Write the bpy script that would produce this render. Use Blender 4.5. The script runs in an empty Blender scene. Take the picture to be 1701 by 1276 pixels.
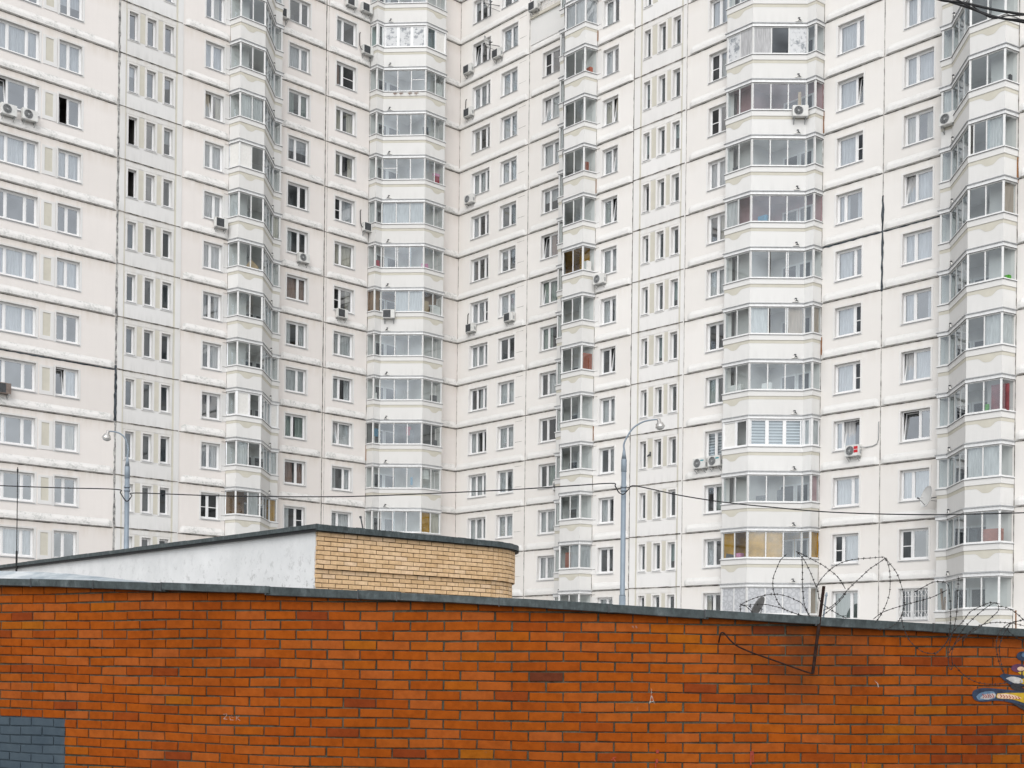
import bpy, bmesh, math, random
from math import sin, cos, pi, radians, sqrt, atan2
from mathutils import Vector, Matrix

scene = bpy.context.scene
col = scene.collection
rnd = random.Random(11)
CAMZ = 1.7

# ------------------------------------------------------------------ camera
F, CX, CY, ROLL = 2106.0, 850.5, 1099.5, 0.0115
cam_d = bpy.data.cameras.new('camera')
cam = bpy.data.objects.new('camera', cam_d)
col.objects.link(cam)
cam_d.sensor_fit = 'HORIZONTAL'
cam_d.sensor_width = 36.0
cam_d.lens = F / 1701.0 * 36.0
cam_d.shift_y = (CY - 638.0) / 1701.0
cam_d.clip_start = 0.1
cam_d.clip_end = 2000
cam.matrix_world = (Matrix.Translation((0, 0, CAMZ)) @ Matrix.Rotation(radians(90), 4, 'X')
                    @ Matrix.Rotation(ROLL, 4, 'Z'))
scene.camera = cam
scene.view_settings.view_transform = 'Standard'
scene.view_settings.look = 'None'
scene.view_settings.exposure = 0
scene.cycles.use_denoising = True
scene.cycles.max_bounces = 7
scene.cycles.transparent_max_bounces = 16
scene.cycles.caustics_reflective = False
scene.cycles.caustics_refractive = False


def at(x, y, Y):
    """point of the place seen at (x, y) of the photograph, Y metres ahead"""
    cx, cy = (x - CX) / F, (y - CY) / F
    c, s = cos(ROLL), sin(ROLL)
    dx, dy = c * cx + s * cy, -s * cx + c * cy
    return Vector((dx * Y, Y, CAMZ - dy * Y))


def px(p):
    X, Y, Z = p[0], p[1], p[2] - CAMZ
    c, s = cos(ROLL), sin(ROLL)
    a, b = X / Y, -Z / Y
    return CX + F * (c * a - s * b), CY + F * (s * a + c * b)


# ------------------------------------------------------------------ materials
class NT:
    def __init__(self, name):
        self.m = bpy.data.materials.new(name)
        self.m.use_nodes = True
        self.t = self.m.node_tree
        self.t.nodes.clear()
        self.out = self.n('ShaderNodeOutputMaterial')

    def n(self, k, **kw):
        nd = self.t.nodes.new(k)
        for a, b in kw.items():
            if a.startswith('i_'):
                nd.inputs[a[2:].replace('_', ' ')].default_value = b
            else:
                setattr(nd, a, b)
        return nd

    def l(self, a, b):
        self.t.links.new(a, b)

    def coord(self, scale=(1, 1, 1)):
        g = self.n('ShaderNodeNewGeometry')
        mp = self.n('ShaderNodeMapping')
        mp.inputs['Scale'].default_value = scale
        self.l(g.outputs['Position'], mp.inputs['Vector'])
        return mp.outputs['Vector']

    def noise(self, scale, detail=3, rough=0.55, stretch=(1, 1, 1)):
        nz = self.n('ShaderNodeTexNoise')
        nz.inputs['Scale'].default_value = scale
        nz.inputs['Detail'].default_value = detail
        nz.inputs['Roughness'].default_value = rough
        self.l(self.coord(stretch), nz.inputs['Vector'])
        return nz.outputs['Fac']

    def ramp(self, fac, stops):
        r = self.n('ShaderNodeValToRGB')
        el = r.color_ramp.elements
        while len(el) < len(stops):
            el.new(0.5)
        for e, (p, c) in zip(el, stops):
            e.position = p
            e.color = (*c, 1) if len(c) == 3 else c
        self.l(fac, r.inputs['Fac'])
        return r.outputs['Color']

    def mix(self, fac, a, b, mode='MIX'):
        mx = self.n('ShaderNodeMix', data_type='RGBA', blend_type=mode)
        for v, i in ((fac, 0), (a, 6), (b, 7)):
            if hasattr(v, 'default_value') or hasattr(v, 'is_linked'):
                self.l(v, mx.inputs[i])
            elif isinstance(v, (int, float)):
                mx.inputs[i].default_value = v
            else:
                mx.inputs[i].default_value = (*v, 1)
        return mx.outputs[2]

    def math(self, op, a, b=None, clamp=False):
        md = self.n('ShaderNodeMath', operation=op, use_clamp=clamp)
        for v, i in ((a, 0), (b, 1)):
            if v is None:
                continue
            if isinstance(v, (int, float)):
                md.inputs[i].default_value = v
            else:
                self.l(v, md.inputs[i])
        return md.outputs[0]

    def bsdf(self, color, rough=0.8, bump=None, bstr=0.3, bdist=0.01, metal=0.0, spec=0.3):
        b = self.n('ShaderNodeBsdfPrincipled')
        if isinstance(color, tuple):
            b.inputs['Base Color'].default_value = (*color, 1)
        else:
            self.l(color, b.inputs['Base Color'])
        if isinstance(rough, (int, float)):
            b.inputs['Roughness'].default_value = rough
        else:
            self.l(rough, b.inputs['Roughness'])
        b.inputs['Metallic'].default_value = metal
        b.inputs['Specular IOR Level'].default_value = spec
        if bump is not None:
            bp = self.n('ShaderNodeBump')
            bp.inputs['Strength'].default_value = bstr
            bp.inputs['Distance'].default_value = bdist
            self.l(bump, bp.inputs['Height'])
            self.l(bp.outputs['Normal'], b.inputs['Normal'])
        self.l(b.outputs['BSDF'], self.out.inputs['Surface'])
        return self.m


def plaster(name, base, dirt=0.25, stain=(0.45, 0.45, 0.43)):
    t = NT(name)
    big = t.noise(0.35, 4, 0.6)
    c = t.ramp(big, [(0.3, tuple(k * 0.955 for k in base)), (0.7, base)])
    streak = t.noise(1.0, 5, 0.65, (5.0, 5.0, 0.22))
    sf = t.ramp(streak, [(0.52, (0, 0, 0)), (0.82, (dirt, dirt, dirt))])
    c = t.mix(sf, c, tuple(k * 0.80 for k in base))
    chip = t.noise(2.6, 6, 0.7)
    cf = t.ramp(chip, [(0.70, (0, 0, 0)), (0.76, (dirt * 1.2,) * 3)])
    c = t.mix(cf, c, stain)
    g = t.n('ShaderNodeNewGeometry')
    sp = t.n('ShaderNodeSeparateXYZ')
    t.l(g.outputs['Position'], sp.inputs[0])
    fl = t.math('DIVIDE', t.math('SUBTRACT', sp.outputs[2], 15.2885 + CAMZ), 2.8)
    fr = t.math('FRACT', fl)
    oi = t.n('ShaderNodeObjectInfo')
    wn_ = t.n('ShaderNodeTexWhiteNoise', noise_dimensions='2D')
    cb = t.n('ShaderNodeCombineXYZ')
    t.l(t.math('FLOOR', fl), cb.inputs[0])
    t.l(oi.outputs['Random'], cb.inputs[1])
    t.l(cb.outputs[0], wn_.inputs['Vector'])
    c = t.mix(1.0, c, t.ramp(wn_.outputs['Value'], [(0.0, (0.955, 0.95, 0.945)), (1.0, (1.015, 1.015, 1.015))]), 'MULTIPLY')
    drip = t.noise(1.0, 5, 0.7, (3.2, 3.2, 0.35))
    dk = t.math('MULTIPLY', t.ramp(fr, [(0.72, (0, 0, 0)), (0.985, (min(1, dirt / 0.16),) * 3)]), t.ramp(drip, [(0.36, (0.15,) * 3), (0.66, (0.8,) * 3)]))
    c = t.mix(dk, c, (base[0] * 0.80, base[1] * 0.76, base[2] * 0.70))
    low = t.math('MULTIPLY', t.ramp(fr, [(0.02, (min(1, dirt / 0.16),) * 3), (0.22, (0, 0, 0))]), t.ramp(drip, [(0.45, (0, 0, 0)), (0.7, (0.45,) * 3)]))
    c = t.mix(low, c, stain)
    fine = t.noise(38, 3, 0.6)
    return t.bsdf(c, 0.92, fine, 0.25, 0.01, spec=0.15)


def ledge_mat(name, base, amount):
    t = NT(name)
    a = t.noise(1.5, 7, 0.72, (1, 1, 1.6))
    f = t.ramp(a, [(0.47, (0, 0, 0)), (0.60, (amount,) * 3)])
    g = t.noise(9, 6, 0.75)
    f2 = t.ramp(g, [(0.40, (0.0,) * 3), (0.58, (1, 1, 1))])
    f = t.mix(1.0, f, f2, 'MULTIPLY')
    c = t.mix(f, base, (0.40, 0.41, 0.39))
    b = t.noise(20, 4, 0.7)
    return t.bsdf(c, 0.95, b, 0.5, 0.02, spec=0.1)


def plain(name, color, rough=0.6, metal=0.0, spec=0.3, var=0.06, scale=8.0):
    t = NT(name)
    nz = t.noise(scale, 4, 0.6)
    c = t.ramp(nz, [(0.3, tuple(k * (1 - var) for k in color)), (0.7, tuple(min(1, k * (1 + var)) for k in color))])
    return t.bsdf(c, rough, nz, 0.08, 0.01, metal=metal, spec=spec)


def glass_mat(name, tint=(0.80, 0.87, 0.88), base=0.10, edge=0.55, refl=(0.86, 0.92, 0.98)):
    t = NT(name)
    tr = t.n('ShaderNodeBsdfTransparent')
    tr.inputs['Color'].default_value = (*tint, 1)
    gl = t.n('ShaderNodeBsdfGlossy')
    gl.inputs['Color'].default_value = (*refl, 1)
    gl.inputs['Roughness'].default_value = 0.02
    lw = t.n('ShaderNodeLayerWeight')
    lw.inputs['Blend'].default_value = 0.5
    p = t.math('POWER', lw.outputs['Facing'], 3.0)
    nz = t.noise(0.8, 2, 0.5)
    w = t.math('MULTIPLY_ADD', nz, 0.14)
    w.node.inputs[2].default_value = base - 0.07
    f = t.math('MULTIPLY_ADD', p, edge)
    t.l(w, f.node.inputs[2])
    mx = t.n('ShaderNodeMixShader')
    t.l(f, mx.inputs[0])
    t.l(tr.outputs[0], mx.inputs[1])
    t.l(gl.outputs[0], mx.inputs[2])
    t.l(mx.outputs[0], t.out.inputs['Surface'])
    return t.m


def fabric(name, color, sheer=0.25, folds=True):
    t = NT(name)
    nz = t.noise(5, 3, 0.6, (3, 3, 0.3))
    c = t.ramp(nz, [(0.35, tuple(k * 0.72 for k in color)), (0.65, color)])
    d = t.n('ShaderNodeBsdfDiffuse')
    t.l(c, d.inputs['Color'])
    tl = t.n('ShaderNodeBsdfTranslucent')
    t.l(c, tl.inputs['Color'])
    a = t.n('ShaderNodeMixShader')
    a.inputs[0].default_value = 0.25
    t.l(d.outputs[0], a.inputs[1])
    t.l(tl.outputs[0], a.inputs[2])
    tr = t.n('ShaderNodeBsdfTransparent')
    b = t.n('ShaderNodeMixShader')
    b.inputs[0].default_value = sheer
    t.l(a.outputs[0], b.inputs[1])
    t.l(tr.outputs[0], b.inputs[2])
    t.l(b.outputs[0], t.out.inputs['Surface'])
    return t.m


def seam_mat(name, dark, light, lo=0.42, hi=0.6):
    t = NT(name)
    nz = t.noise(3.5, 6, 0.75)
    c = t.ramp(nz, [(lo, dark), (hi, light)])
    return t.bsdf(c, 0.95, spec=0.05)


M = {}
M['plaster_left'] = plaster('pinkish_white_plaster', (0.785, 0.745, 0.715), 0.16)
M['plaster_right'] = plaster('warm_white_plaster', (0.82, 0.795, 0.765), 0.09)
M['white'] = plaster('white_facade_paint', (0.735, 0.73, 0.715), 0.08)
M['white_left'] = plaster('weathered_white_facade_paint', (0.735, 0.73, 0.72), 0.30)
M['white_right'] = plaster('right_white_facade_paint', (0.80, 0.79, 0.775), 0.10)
M['ledge_left'] = ledge_mat('stained_ledge_plaster', (0.735, 0.72, 0.70), 0.75)
M['ledge_right'] = ledge_mat('clean_ledge_plaster', (0.735, 0.725, 0.705), 0.2)
M['beige'] = plain('beige_facade_paint', (0.585, 0.56, 0.485), 0.9, spec=0.1, var=0.05, scale=2)
M['seam'] = seam_mat('dark_joint_sealant', (0.06, 0.056, 0.05), (0.42, 0.39, 0.35), 0.42, 0.70)
M['seam_light'] = seam_mat('pale_joint_sealant', (0.16, 0.15, 0.14), (0.58, 0.56, 0.53), 0.38, 0.64)
M['seam_grey'] = seam_mat('mottled_grey_joint_sealant', (0.13, 0.13, 0.13), (0.50, 0.49, 0.47), 0.40, 0.62)
M['seam_black'] = seam_mat('fresh_bitumen_sealant', (0.035, 0.04, 0.045), (0.10, 0.115, 0.13), 0.4, 0.6)
M['pvc'] = plain('white_window_plastic', (0.80, 0.80, 0.80), 0.35, spec=0.4, var=0.03)
M['alu'] = plain('white_aluminium_glazing', (0.70, 0.70, 0.69), 0.45, spec=0.4, var=0.05)
M['sill'] = plain('grey_zinc_sill', (0.42, 0.43, 0.44), 0.5, 0.3, var=0.15)
M['flash'] = plain('white_metal_flashing', (0.76, 0.765, 0.765), 0.5, 0.1, var=0.08)
M['drip'] = plain('dark_drip_edge', (0.20, 0.20, 0.20), 0.6, var=0.3)
M['glass'] = glass_mat('window_glass', (0.90, 0.94, 0.945), 0.17, 0.6)
M['glass_blue'] = glass_mat('sky_reflecting_window_glass', (0.88, 0.93, 0.96), 0.30, 0.7, (0.90, 0.94, 0.98))
M['glass_teal'] = glass_mat('teal_reflection_glass', (0.62, 0.76, 0.75), 0.17, 0.5)  # dark teal reflection of the surroundings opposite, put into the glass tint
M['glass_balcony'] = glass_mat('balcony_glass', (0.84, 0.885, 0.89), 0.115, 0.6)
M['dark_glass'] = glass_mat('dark_screen_glass', (0.20, 0.22, 0.23), 0.06, 0.4)
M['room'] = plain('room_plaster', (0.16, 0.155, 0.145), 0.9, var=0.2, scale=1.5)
M['loggia'] = plain('loggia_wall_paint', (0.70, 0.685, 0.66), 0.9, var=0.07, scale=1.2)
M['sheer'] = fabric('white_sheer_curtain', (0.90, 0.90, 0.90), 0.2)
M['cream'] = fabric('cream_curtain', (0.72, 0.66, 0.55), 0.10)
M['rose'] = fabric('rose_brown_curtain', (0.36, 0.22, 0.17), 0.05)
M['green'] = fabric('grey_green_curtain', (0.40, 0.47, 0.42), 0.10)
M['blind'] = fabric('white_roller_blind', (0.66, 0.66, 0.67), 0.0)
M['tanblind'] = fabric('tan_reed_blind', (0.52, 0.40, 0.30), 0.0)
M['wood'] = plain('yellow_wood_lining', (0.42, 0.215, 0.003), 0.8, spec=0.1, var=0.25, scale=3)
M['brownwood'] = plain('brown_wood_lining', (0.22, 0.12, 0.05), 0.6, var=0.3, scale=3)
M['pink'] = plain('pink_loggia_paint', (0.42, 0.25, 0.26), 0.9, var=0.1, scale=2)
M['maroon'] = plain('maroon_cloth', (0.20, 0.05, 0.055), 0.9, var=0.3, scale=4)
M['brick_red_item'] = plain('red_brown_panel', (0.34, 0.11, 0.07), 0.8, var=0.2)
M['darkgrey'] = plain('dark_grey_plastic', (0.06, 0.065, 0.07), 0.6, var=0.3)
M['black'] = plain('black_rubber', (0.012, 0.012, 0.013), 0.6, var=0.3)
M['cardboard'] = plain('cardboard', (0.48, 0.35, 0.21), 0.9, var=0.15)
M['leaf'] = plain('bright_green_plant', (0.07, 0.30, 0.03), 0.7, var=0.4)
M['blue'] = plain('blue_cloth', (0.04, 0.20, 0.32), 0.9, var=0.3)
M['redcloth'] = plain('red_cloth', (0.36, 0.02, 0.05), 0.9, var=0.3)
M['pinkcloth'] = plain('pink_cloth', (0.65, 0.25, 0.42), 0.9, var=0.2)
M['whitebox'] = plain('white_enamel', (0.74, 0.73, 0.70), 0.5, var=0.05)
M['ac'] = plain('white_painted_sheet_metal', (0.66, 0.66, 0.64), 0.5, spec=0.35, var=0.08, scale=5)
M['ac_dirty'] = plain('dirty_brown_sheet_metal', (0.20, 0.16, 0.14), 0.7, var=0.2)
M['grille'] = plain('dark_fan_grille', (0.10, 0.105, 0.11), 0.6, var=0.2)
M['grille_light'] = plain('grey_fan_grille', (0.36, 0.37, 0.37), 0.6, var=0.2)
M['steel'] = plain('grey_painted_steel', (0.24, 0.285, 0.33), 0.5, 0.2, var=0.10, scale=3)
M['chrome'] = plain('polished_lamp_shade', (0.62, 0.60, 0.57), 0.22, 0.85, var=0.1)
M['cable'] = plain('black_cable_sheath', (0.02, 0.02, 0.022), 0.55, var=0.3)
M['rust'] = plain('rusty_iron', (0.028, 0.016, 0.013), 0.9, spec=0.08, var=0.5, scale=20)
M['orangerust'] = plain('orange_rust_stain', (0.24, 0.11, 0.045), 0.9, var=0.5, scale=20)
M['wire'] = plain('weathered_barbed_wire', (0.035, 0.032, 0.031), 0.7, spec=0.15, var=0.6, scale=30)
M['redlabel'] = plain('red_label', (0.55, 0.02, 0.03), 0.6)
M['teallabel'] = plain('teal_label', (0.05, 0.27, 0.30), 0.6)
M['dish'] = plain('pale_grey_dish_paint', (0.58, 0.58, 0.57), 0.5, var=0.06)
M['dishdark'] = plain('dark_grey_dish_paint', (0.13, 0.13, 0.13), 0.6, var=0.15)


def frost_mat():
    t = NT('patterned_window_film')
    v = t.n('ShaderNodeTexVoronoi', feature='DISTANCE_TO_EDGE')
    v.inputs['Scale'].default_value = 4.5
    t.l(t.coord(), v.inputs['Vector'])
    c = t.ramp(v.outputs['Distance'], [(0.02, (0.40, 0.41, 0.43)), (0.20, (0.52, 0.53, 0.55))])
    return t.bsdf(c, 0.35, spec=0.4)


def foil_mat():
    t = NT('crumpled_reflective_foil')
    a = t.noise(3.0, 5, 0.7)
    c = t.ramp(a, [(0.40, (0.24, 0.26, 0.28)), (0.50, (0.60, 0.61, 0.62))])
    return t.bsdf(c, 0.45, a, 0.6, 0.05, spec=0.4)


def slat_mat():
    t = NT('horizontal_slat_blind')
    g = t.n('ShaderNodeNewGeometry')
    s = t.n('ShaderNodeSeparateXYZ')
    t.l(g.outputs['Position'], s.inputs[0])
    w = t.math('SINE', t.math('MULTIPLY', s.outputs[2], 42.0))
    c = t.ramp(w, [(0.25, (0.20, 0.22, 0.24)), (0.75, (0.62, 0.65, 0.68))])
    return t.bsdf(c, 0.6)


M['frost'] = frost_mat()
M['foil'] = foil_mat()
M['slats'] = slat_mat()


# ------------------------------------------------------------------ mesh helpers
class MB:
    def __init__(self):
        self.v, self.f, self.m = [], [], []

    def poly(self, pts, m=0):
        i = len(self.v)
        self.v += [tuple(p) for p in pts]
        self.f.append(tuple(range(i, i + len(pts))))
        self.m.append(m)

    def hexa(self, a, b, m=0):
        """two matching quads a (one end) and b (other end) -> closed box"""
        i = len(self.v)
        self.v += [tuple(p) for p in a] + [tuple(p) for p in b]
        n = len(a)
        fs = [tuple(range(i, i + n)), tuple(range(i + 2 * n - 1, i + n - 1, -1))]
        for k in range(n):
            j = (k + 1) % n
            fs.append((i + k, i + j, i + n + j, i + n + k))
        self.f += fs
        self.m += [m] * len(fs)

    def box(self, T, x0, x1, y0, y1, z0, z1, m=0):
        self.hexa([T(x0, y0, z0), T(x1, y0, z0), T(x1, y1, z0), T(x0, y1, z0)],
                  [T(x0, y0, z1), T(x1, y0, z1), T(x1, y1, z1), T(x0, y1, z1)], m)

    def tube(self, pts, r, m=0, seg=8, cap=True):
        pts = [Vector(p) for p in pts]
        rs = r if isinstance(r, (list, tuple)) else [r] * len(pts)
        i0 = len(self.v)
        up = Vector((0, 0, 1))
        for k, p in enumerate(pts):
            t = (pts[min(k + 1, len(pts) - 1)] - pts[max(k - 1, 0)]).normalized()
            a = t.cross(up if abs(t.z) < 0.95 else Vector((0, 1, 0))).normalized()
            b = t.cross(a)
            for j in range(seg):
                q = 2 * pi * j / seg
                self.v.append(tuple(p + (a * cos(q) + b * sin(q)) * rs[k]))
        for k in range(len(pts) - 1):
            for j in range(seg):
                a, b = i0 + k * seg + j, i0 + k * seg + (j + 1) % seg
                self.f.append((a, b, b + seg, a + seg))
                self.m.append(m)
        if cap:
            self.f.append(tuple(i0 + j for j in range(seg)))
            self.f.append(tuple(i0 + (len(pts) - 1) * seg + j for j in range(seg)))
            self.m += [m, m]

    def lathe(self, prof, c, m=0, seg=20, axis=None):
        """profile of (radius, height) turned round the vertical (or a given axis) at c"""
        c = Vector(c)
        if axis is None:
            a, b, w = Vector((1, 0, 0)), Vector((0, 1, 0)), Vector((0, 0, 1))
        else:
            w = Vector(axis).normalized()
            a = w.cross(Vector((0, 0, 1)) if abs(w.z) < 0.9 else Vector((1, 0, 0))).normalized()
            b = w.cross(a)
        i0 = len(self.v)
        for r, h in prof:
            for j in range(seg):
                q = 2 * pi * j / seg
                self.v.append(tuple(c + a * (r * cos(q)) + b * (r * sin(q)) + w * h))
        for k in range(len(prof) - 1):
            for j in range(seg):
                p, q = i0 + k * seg + j, i0 + k * seg + (j + 1) % seg
                self.f.append((p, q, q + seg, p + seg))
                self.m.append(m)

    def build(self, name, mats, parent=None, smooth=False, normals=True, origin=None):
        me = bpy.data.meshes.new(name)
        o0 = Vector(origin) if origin is not None else (parent_origin(parent) if parent else Vector((0, 0, 0)))
        me.from_pydata([tuple(Vector(p) - o0) for p in self.v], [], self.f)
        for k in (mats if isinstance(mats, (list, tuple)) else [mats]):
            me.materials.append(k)
        me.polygons.foreach_set('material_index', self.m)
        if normals:
            b = bmesh.new()
            b.from_mesh(me)
            bmesh.ops.recalc_face_normals(b, faces=b.faces)
            b.to_mesh(me)
            b.free()
        if smooth:
            me.polygons.foreach_set('use_smooth', [True] * len(me.polygons))
        me.update()
        o = bpy.data.objects.new(name, me)
        col.objects.link(o)
        if parent:
            o.parent = parent
        else:
            o.location = o0
        return o


def parent_origin(p):
    v = Vector(p.location)
    return v + (parent_origin(p.parent) if p.parent else Vector((0, 0, 0)))


def empty(name, loc):
    o = bpy.data.objects.new(name, None)
    o.empty_display_size = 0.3
    o.location = loc
    col.objects.link(o)
    return o


def tag(o, label, cat, group=None, kind=None):
    o['label'] = label
    o['category'] = cat
    if group:
        o['group'] = group
    if kind:
        o['kind'] = kind
    return o


def I(x, y, z):
    return (x, y, z)


# ------------------------------------------------------------------ the apartment block
H = 2.8
A = 0.7491
CORNER = (-3.8367, 83.3692)
Z0 = 15.2885 + CAMZ            # level of floor line 0
ST = 1.8112                    # step between the two wall planes
WR = -0.3486                   # right-hand low plane
EV = {'L': (Vector((cos(A), sin(A), 0)), Vector((sin(A), -cos(A), 0))),
      'R': (Vector((sin(A), -cos(A), 0)), Vector((-cos(A), -sin(A), 0)))}


def W(w):
    e, n = EV[w]
    return lambda u, v, z: (CORNER[0] + u * e.x + v * n.x, CORNER[1] + u * e.y + v * n.y, z)


def zl(m):
    return Z0 + m * H


block = empty('apartment_block', (CORNER[0], CORNER[1], 0))
tag(block, 'tall off-white panel apartment block with stacked glazed bay balconies and double windows', 'apartment block')

MLO, MHI = -6, 12
ZB, ZT = 0.0, zl(12)


def hidden_below(x):
    """picture height below which the near walls hide the block"""
    pts = [(-50, 945), (0, 938), (525, 871), (850, 912), (858, 996), (1273, 1021), (1800, 1052)]
    for (a, b), (c, d) in zip(pts, pts[1:]):
        if a <= x <= c:
            return b + (d - b) * (x - a) / (c - a)
    return 1000


def seen(w, u0, u1, v, z0, z1):
    T = W(w)
    ps = [px(T(u, v, z)) for u in (u0, u1) for z in (z0, z1)]
    xs = [p[0] for p in ps]
    ytop = min(p[1] for p in ps)
    ybot = max(p[1] for p in ps)
    if max(xs) < 1 or min(xs) > 1699 or ybot < 2:
        return False
    lim = max(hidden_below(x) for x in (max(0, min(xs)), min(1700, max(xs))))
    return ytop < lim - 3


# window columns: wing, section plane, u0, u1, sash pattern, kind
HEAD, SILL = -0.42, -1.87
S_ = ST
sections = [
    # name, wing, u0, u1, v, lip (u0,u1 or None), windows, style
    dict(w='L', u0=-36.0, u1=-23.75, v=0, lip=(-36.0, -23.80), wins=[(-30.95, -27.98, 'tri'), (-26.95, -25.73, 'dbl')], kind='a'),
    dict(w='L', u0=-23.75, u1=-20.0, v=0, lip=None, wins=[(-23.145, -22.655, 'nar'), (-22.12, -21.60, 'nar'), (-21.09, -20.56, 'nar')], kind='stair'),
    dict(w='L', u0=-20.0, u1=-17.06, v=0, lip=(-19.85, -17.10), wins=[(-18.60, -17.43, 'dbl')], kind='b'),
    dict(w='L', u0=-12.95, u1=-9.36, v=-S_, lip=(-12.40, -9.42), wins=[(-12.0, -10.52, 'dbl')], kind='c'),
    dict(w='L', u0=-9.36, u1=-5.95, v=-S_, lip=(-9.08, -6.0), wins=[(-8.55, -7.06, 'dbl')], kind='c'),
    dict(w='L', u0=-1.80, u1=0.0, v=0, lip=(-1.70, 0.0), wins=[], kind='c'),
    dict(w='R', u0=0.0, u1=6.61, v=0, lip=(0.0, 6.48), wins=[(1.26, 2.98, 'tr3'), (4.02, 5.53, 'dbl')], kind='c'),
    dict(w='R', u0=6.61, u1=9.95, v=0, lip=(6.74, 9.88), wins=[(7.82, 9.29, 'dbl')], kind='c'),
    dict(w='R', u0=13.70, u1=16.93, v=S_, lip=(14.16, 16.86), wins=[(14.57, 15.75, 'dbl')], kind='b'),
    dict(w='R', u0=16.93, u1=20.64, v=S_, lip=None, wins=[(17.66, 18.10, 'nar'), (18.69, 19.17, 'nar'), (19.69, 20.20, 'nar')], kind='stair'),
    dict(w='R', u0=20.64, u1=23.75, v=S_, lip=(20.85, 23.40), wins=[(22.12, 23.28, 'dbl')], kind='b'),
    dict(w='R', u0=27.65, u1=31.04, v=WR, lip=(27.72, 30.97), wins=[(28.45, 29.91, 'dbl')], kind='c'),
    dict(w='R', u0=31.04, u1=34.31, v=WR, lip=(31.10, 34.26), wins=[(32.11, 33.62, 'dbl')], kind='c'),
    dict(w='R', u0=38.30, u1=42.5, v=WR + S_, lip=(38.60, 42.5), wins=[(39.3, 40.5, 'dbl')], kind='b'),
]

JOINTS = []          # wing, plane, u, width, kind, from, to
for w, v, u, wd, kind in (('L', 0, -23.70, 0.13, 'seam_grey'), ('L', -S_, -9.33, 0.06, 'seam'), ('L', -S_, -9.16, 0.025, 'seam_light'),
                          ('R', 0, 6.62, 0.06, 'seam_light'), ('R', 0, 0.03, 0.045, 'seam_light'), ('R', S_, 16.945, 0.085, 'seam'),
                          ('R', WR, 31.045, 0.05, 'seam_light'), ('R', S_, 20.66, 0.03, 'seam_light'),
                          ('L', 0, -17.07, 0.035, 'seam'), ('L', -S_, -5.99, 0.035, 'seam'), ('R', S_, 14.12, 0.035, 'seam'), ('R', WR, 27.66, 0.035, 'seam'), ('R', WR + S_, 38.57, 0.035, 'seam')):
    JOINTS.append((w, v, u, wd, kind, ZB + 0.3, zl(11.4)))
JOINTS.append(('L', 0, -23.70, 0.15, 'seam_black', zl(-1) + 0.05, zl(0) + 0.2))
JOINTS.append(('R', WR, 31.045, 0.13, 'seam_black', zl(1) - 0.1, zl(2) + 1.7))

ramp_dirty = {'L': M['ledge_left'], 'R': M['ledge_right']}


def lip_strip(mb, T, v, u0, u1, z, m, sharp0=False, sharp1=False):
    """swollen lower edge of a wall panel, its ends chamfered"""
    jit = lambda: rnd.uniform(-0.008, 0.008)
    prof = [(0.0, 0.42), (0.035, 0.33), (0.078, 0.235), (0.092, 0.16), (0.092, 0.03), (0.0, -0.004)]
    n = max(2, int((u1 - u0) / 0.45))
    us = [u0 + (u1 - u0) * k / n for k in range(n + 1)]
    if not sharp0:
        us.insert(1, u0 + 0.20)
    if not sharp1:
        us.insert(-1, u1 - 0.20)
    rows = []
    for k, u in enumerate(us):
        e = 0.10 if ((k == 0 and not sharp0) or (k == len(us) - 1 and not sharp1)) else 1.0
        a = jit()
        rows.append([T(u, v + (pv * e if i not in (0, 5) else 0.001), z + pz * (1 if e == 1 else 0.70) + (a if 0 < i < 3 else 0))
                     for i, (pv, pz) in enumerate(prof)])
    for r0, r1 in zip(rows, rows[1:]):
        for i in range(len(prof) - 1):
            mb.poly([r0[i], r1[i], r1[i + 1], r0[i + 1]], m)
    mb.poly(rows[0], m)
    mb.poly(rows[-1], m)


def ribbon(mb, T, v, pts, w0, m=0, horiz=True):
    """irregular strip of sealant; pts are (u, z)"""
    out = []
    for (ua, za), (ub, zb) in zip(pts, pts[1:]):
        L = max(abs(ub - ua), abs(zb - za))
        n = max(1, int(L / 0.22))
        for k in range(n):
            f = k / n
            out.append((ua + (ub - ua) * f, za + (zb - za) * f))
    out.append(pts[-1])
    prev = None
    for u, z in out:
        a = w0 * rnd.uniform(0.55, 1.25)
        o = rnd.uniform(-0.12, 0.12) * w0
        if horiz:
            cur = (T(u, v, z + a / 2 + o), T(u, v, z - a / 2 + o))
        else:
            cur = (T(u + o - a / 2, v, z), T(u + o + a / 2, v, z))
        if prev:
            mb.poly([prev[0], cur[0], cur[1], prev[1]], m)
        prev = cur


# ---- windows -----------------------------------------------------------------
win_count = {}


def curtain_mesh(T, v, u0, u1, z0, z1, amp=0.03, pitch=0.16):
    mb = MB()
    n = max(2, int((u1 - u0) / (pitch / 4)))
    ph = rnd.uniform(0, 6)
    prev = None
    for k in range(n + 1):
        u = u0 + (u1 - u0) * k / n
        d = amp * sin(ph + 2 * pi * (u - u0) / pitch * rnd.uniform(0.93, 1.07))
        cur = (T(u, v + d, z0), T(u, v + d * 0.7, z1))
        if prev:
            mb.poly([prev[0], cur[0], cur[1], prev[1]])
        prev = cur
    return mb


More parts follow.
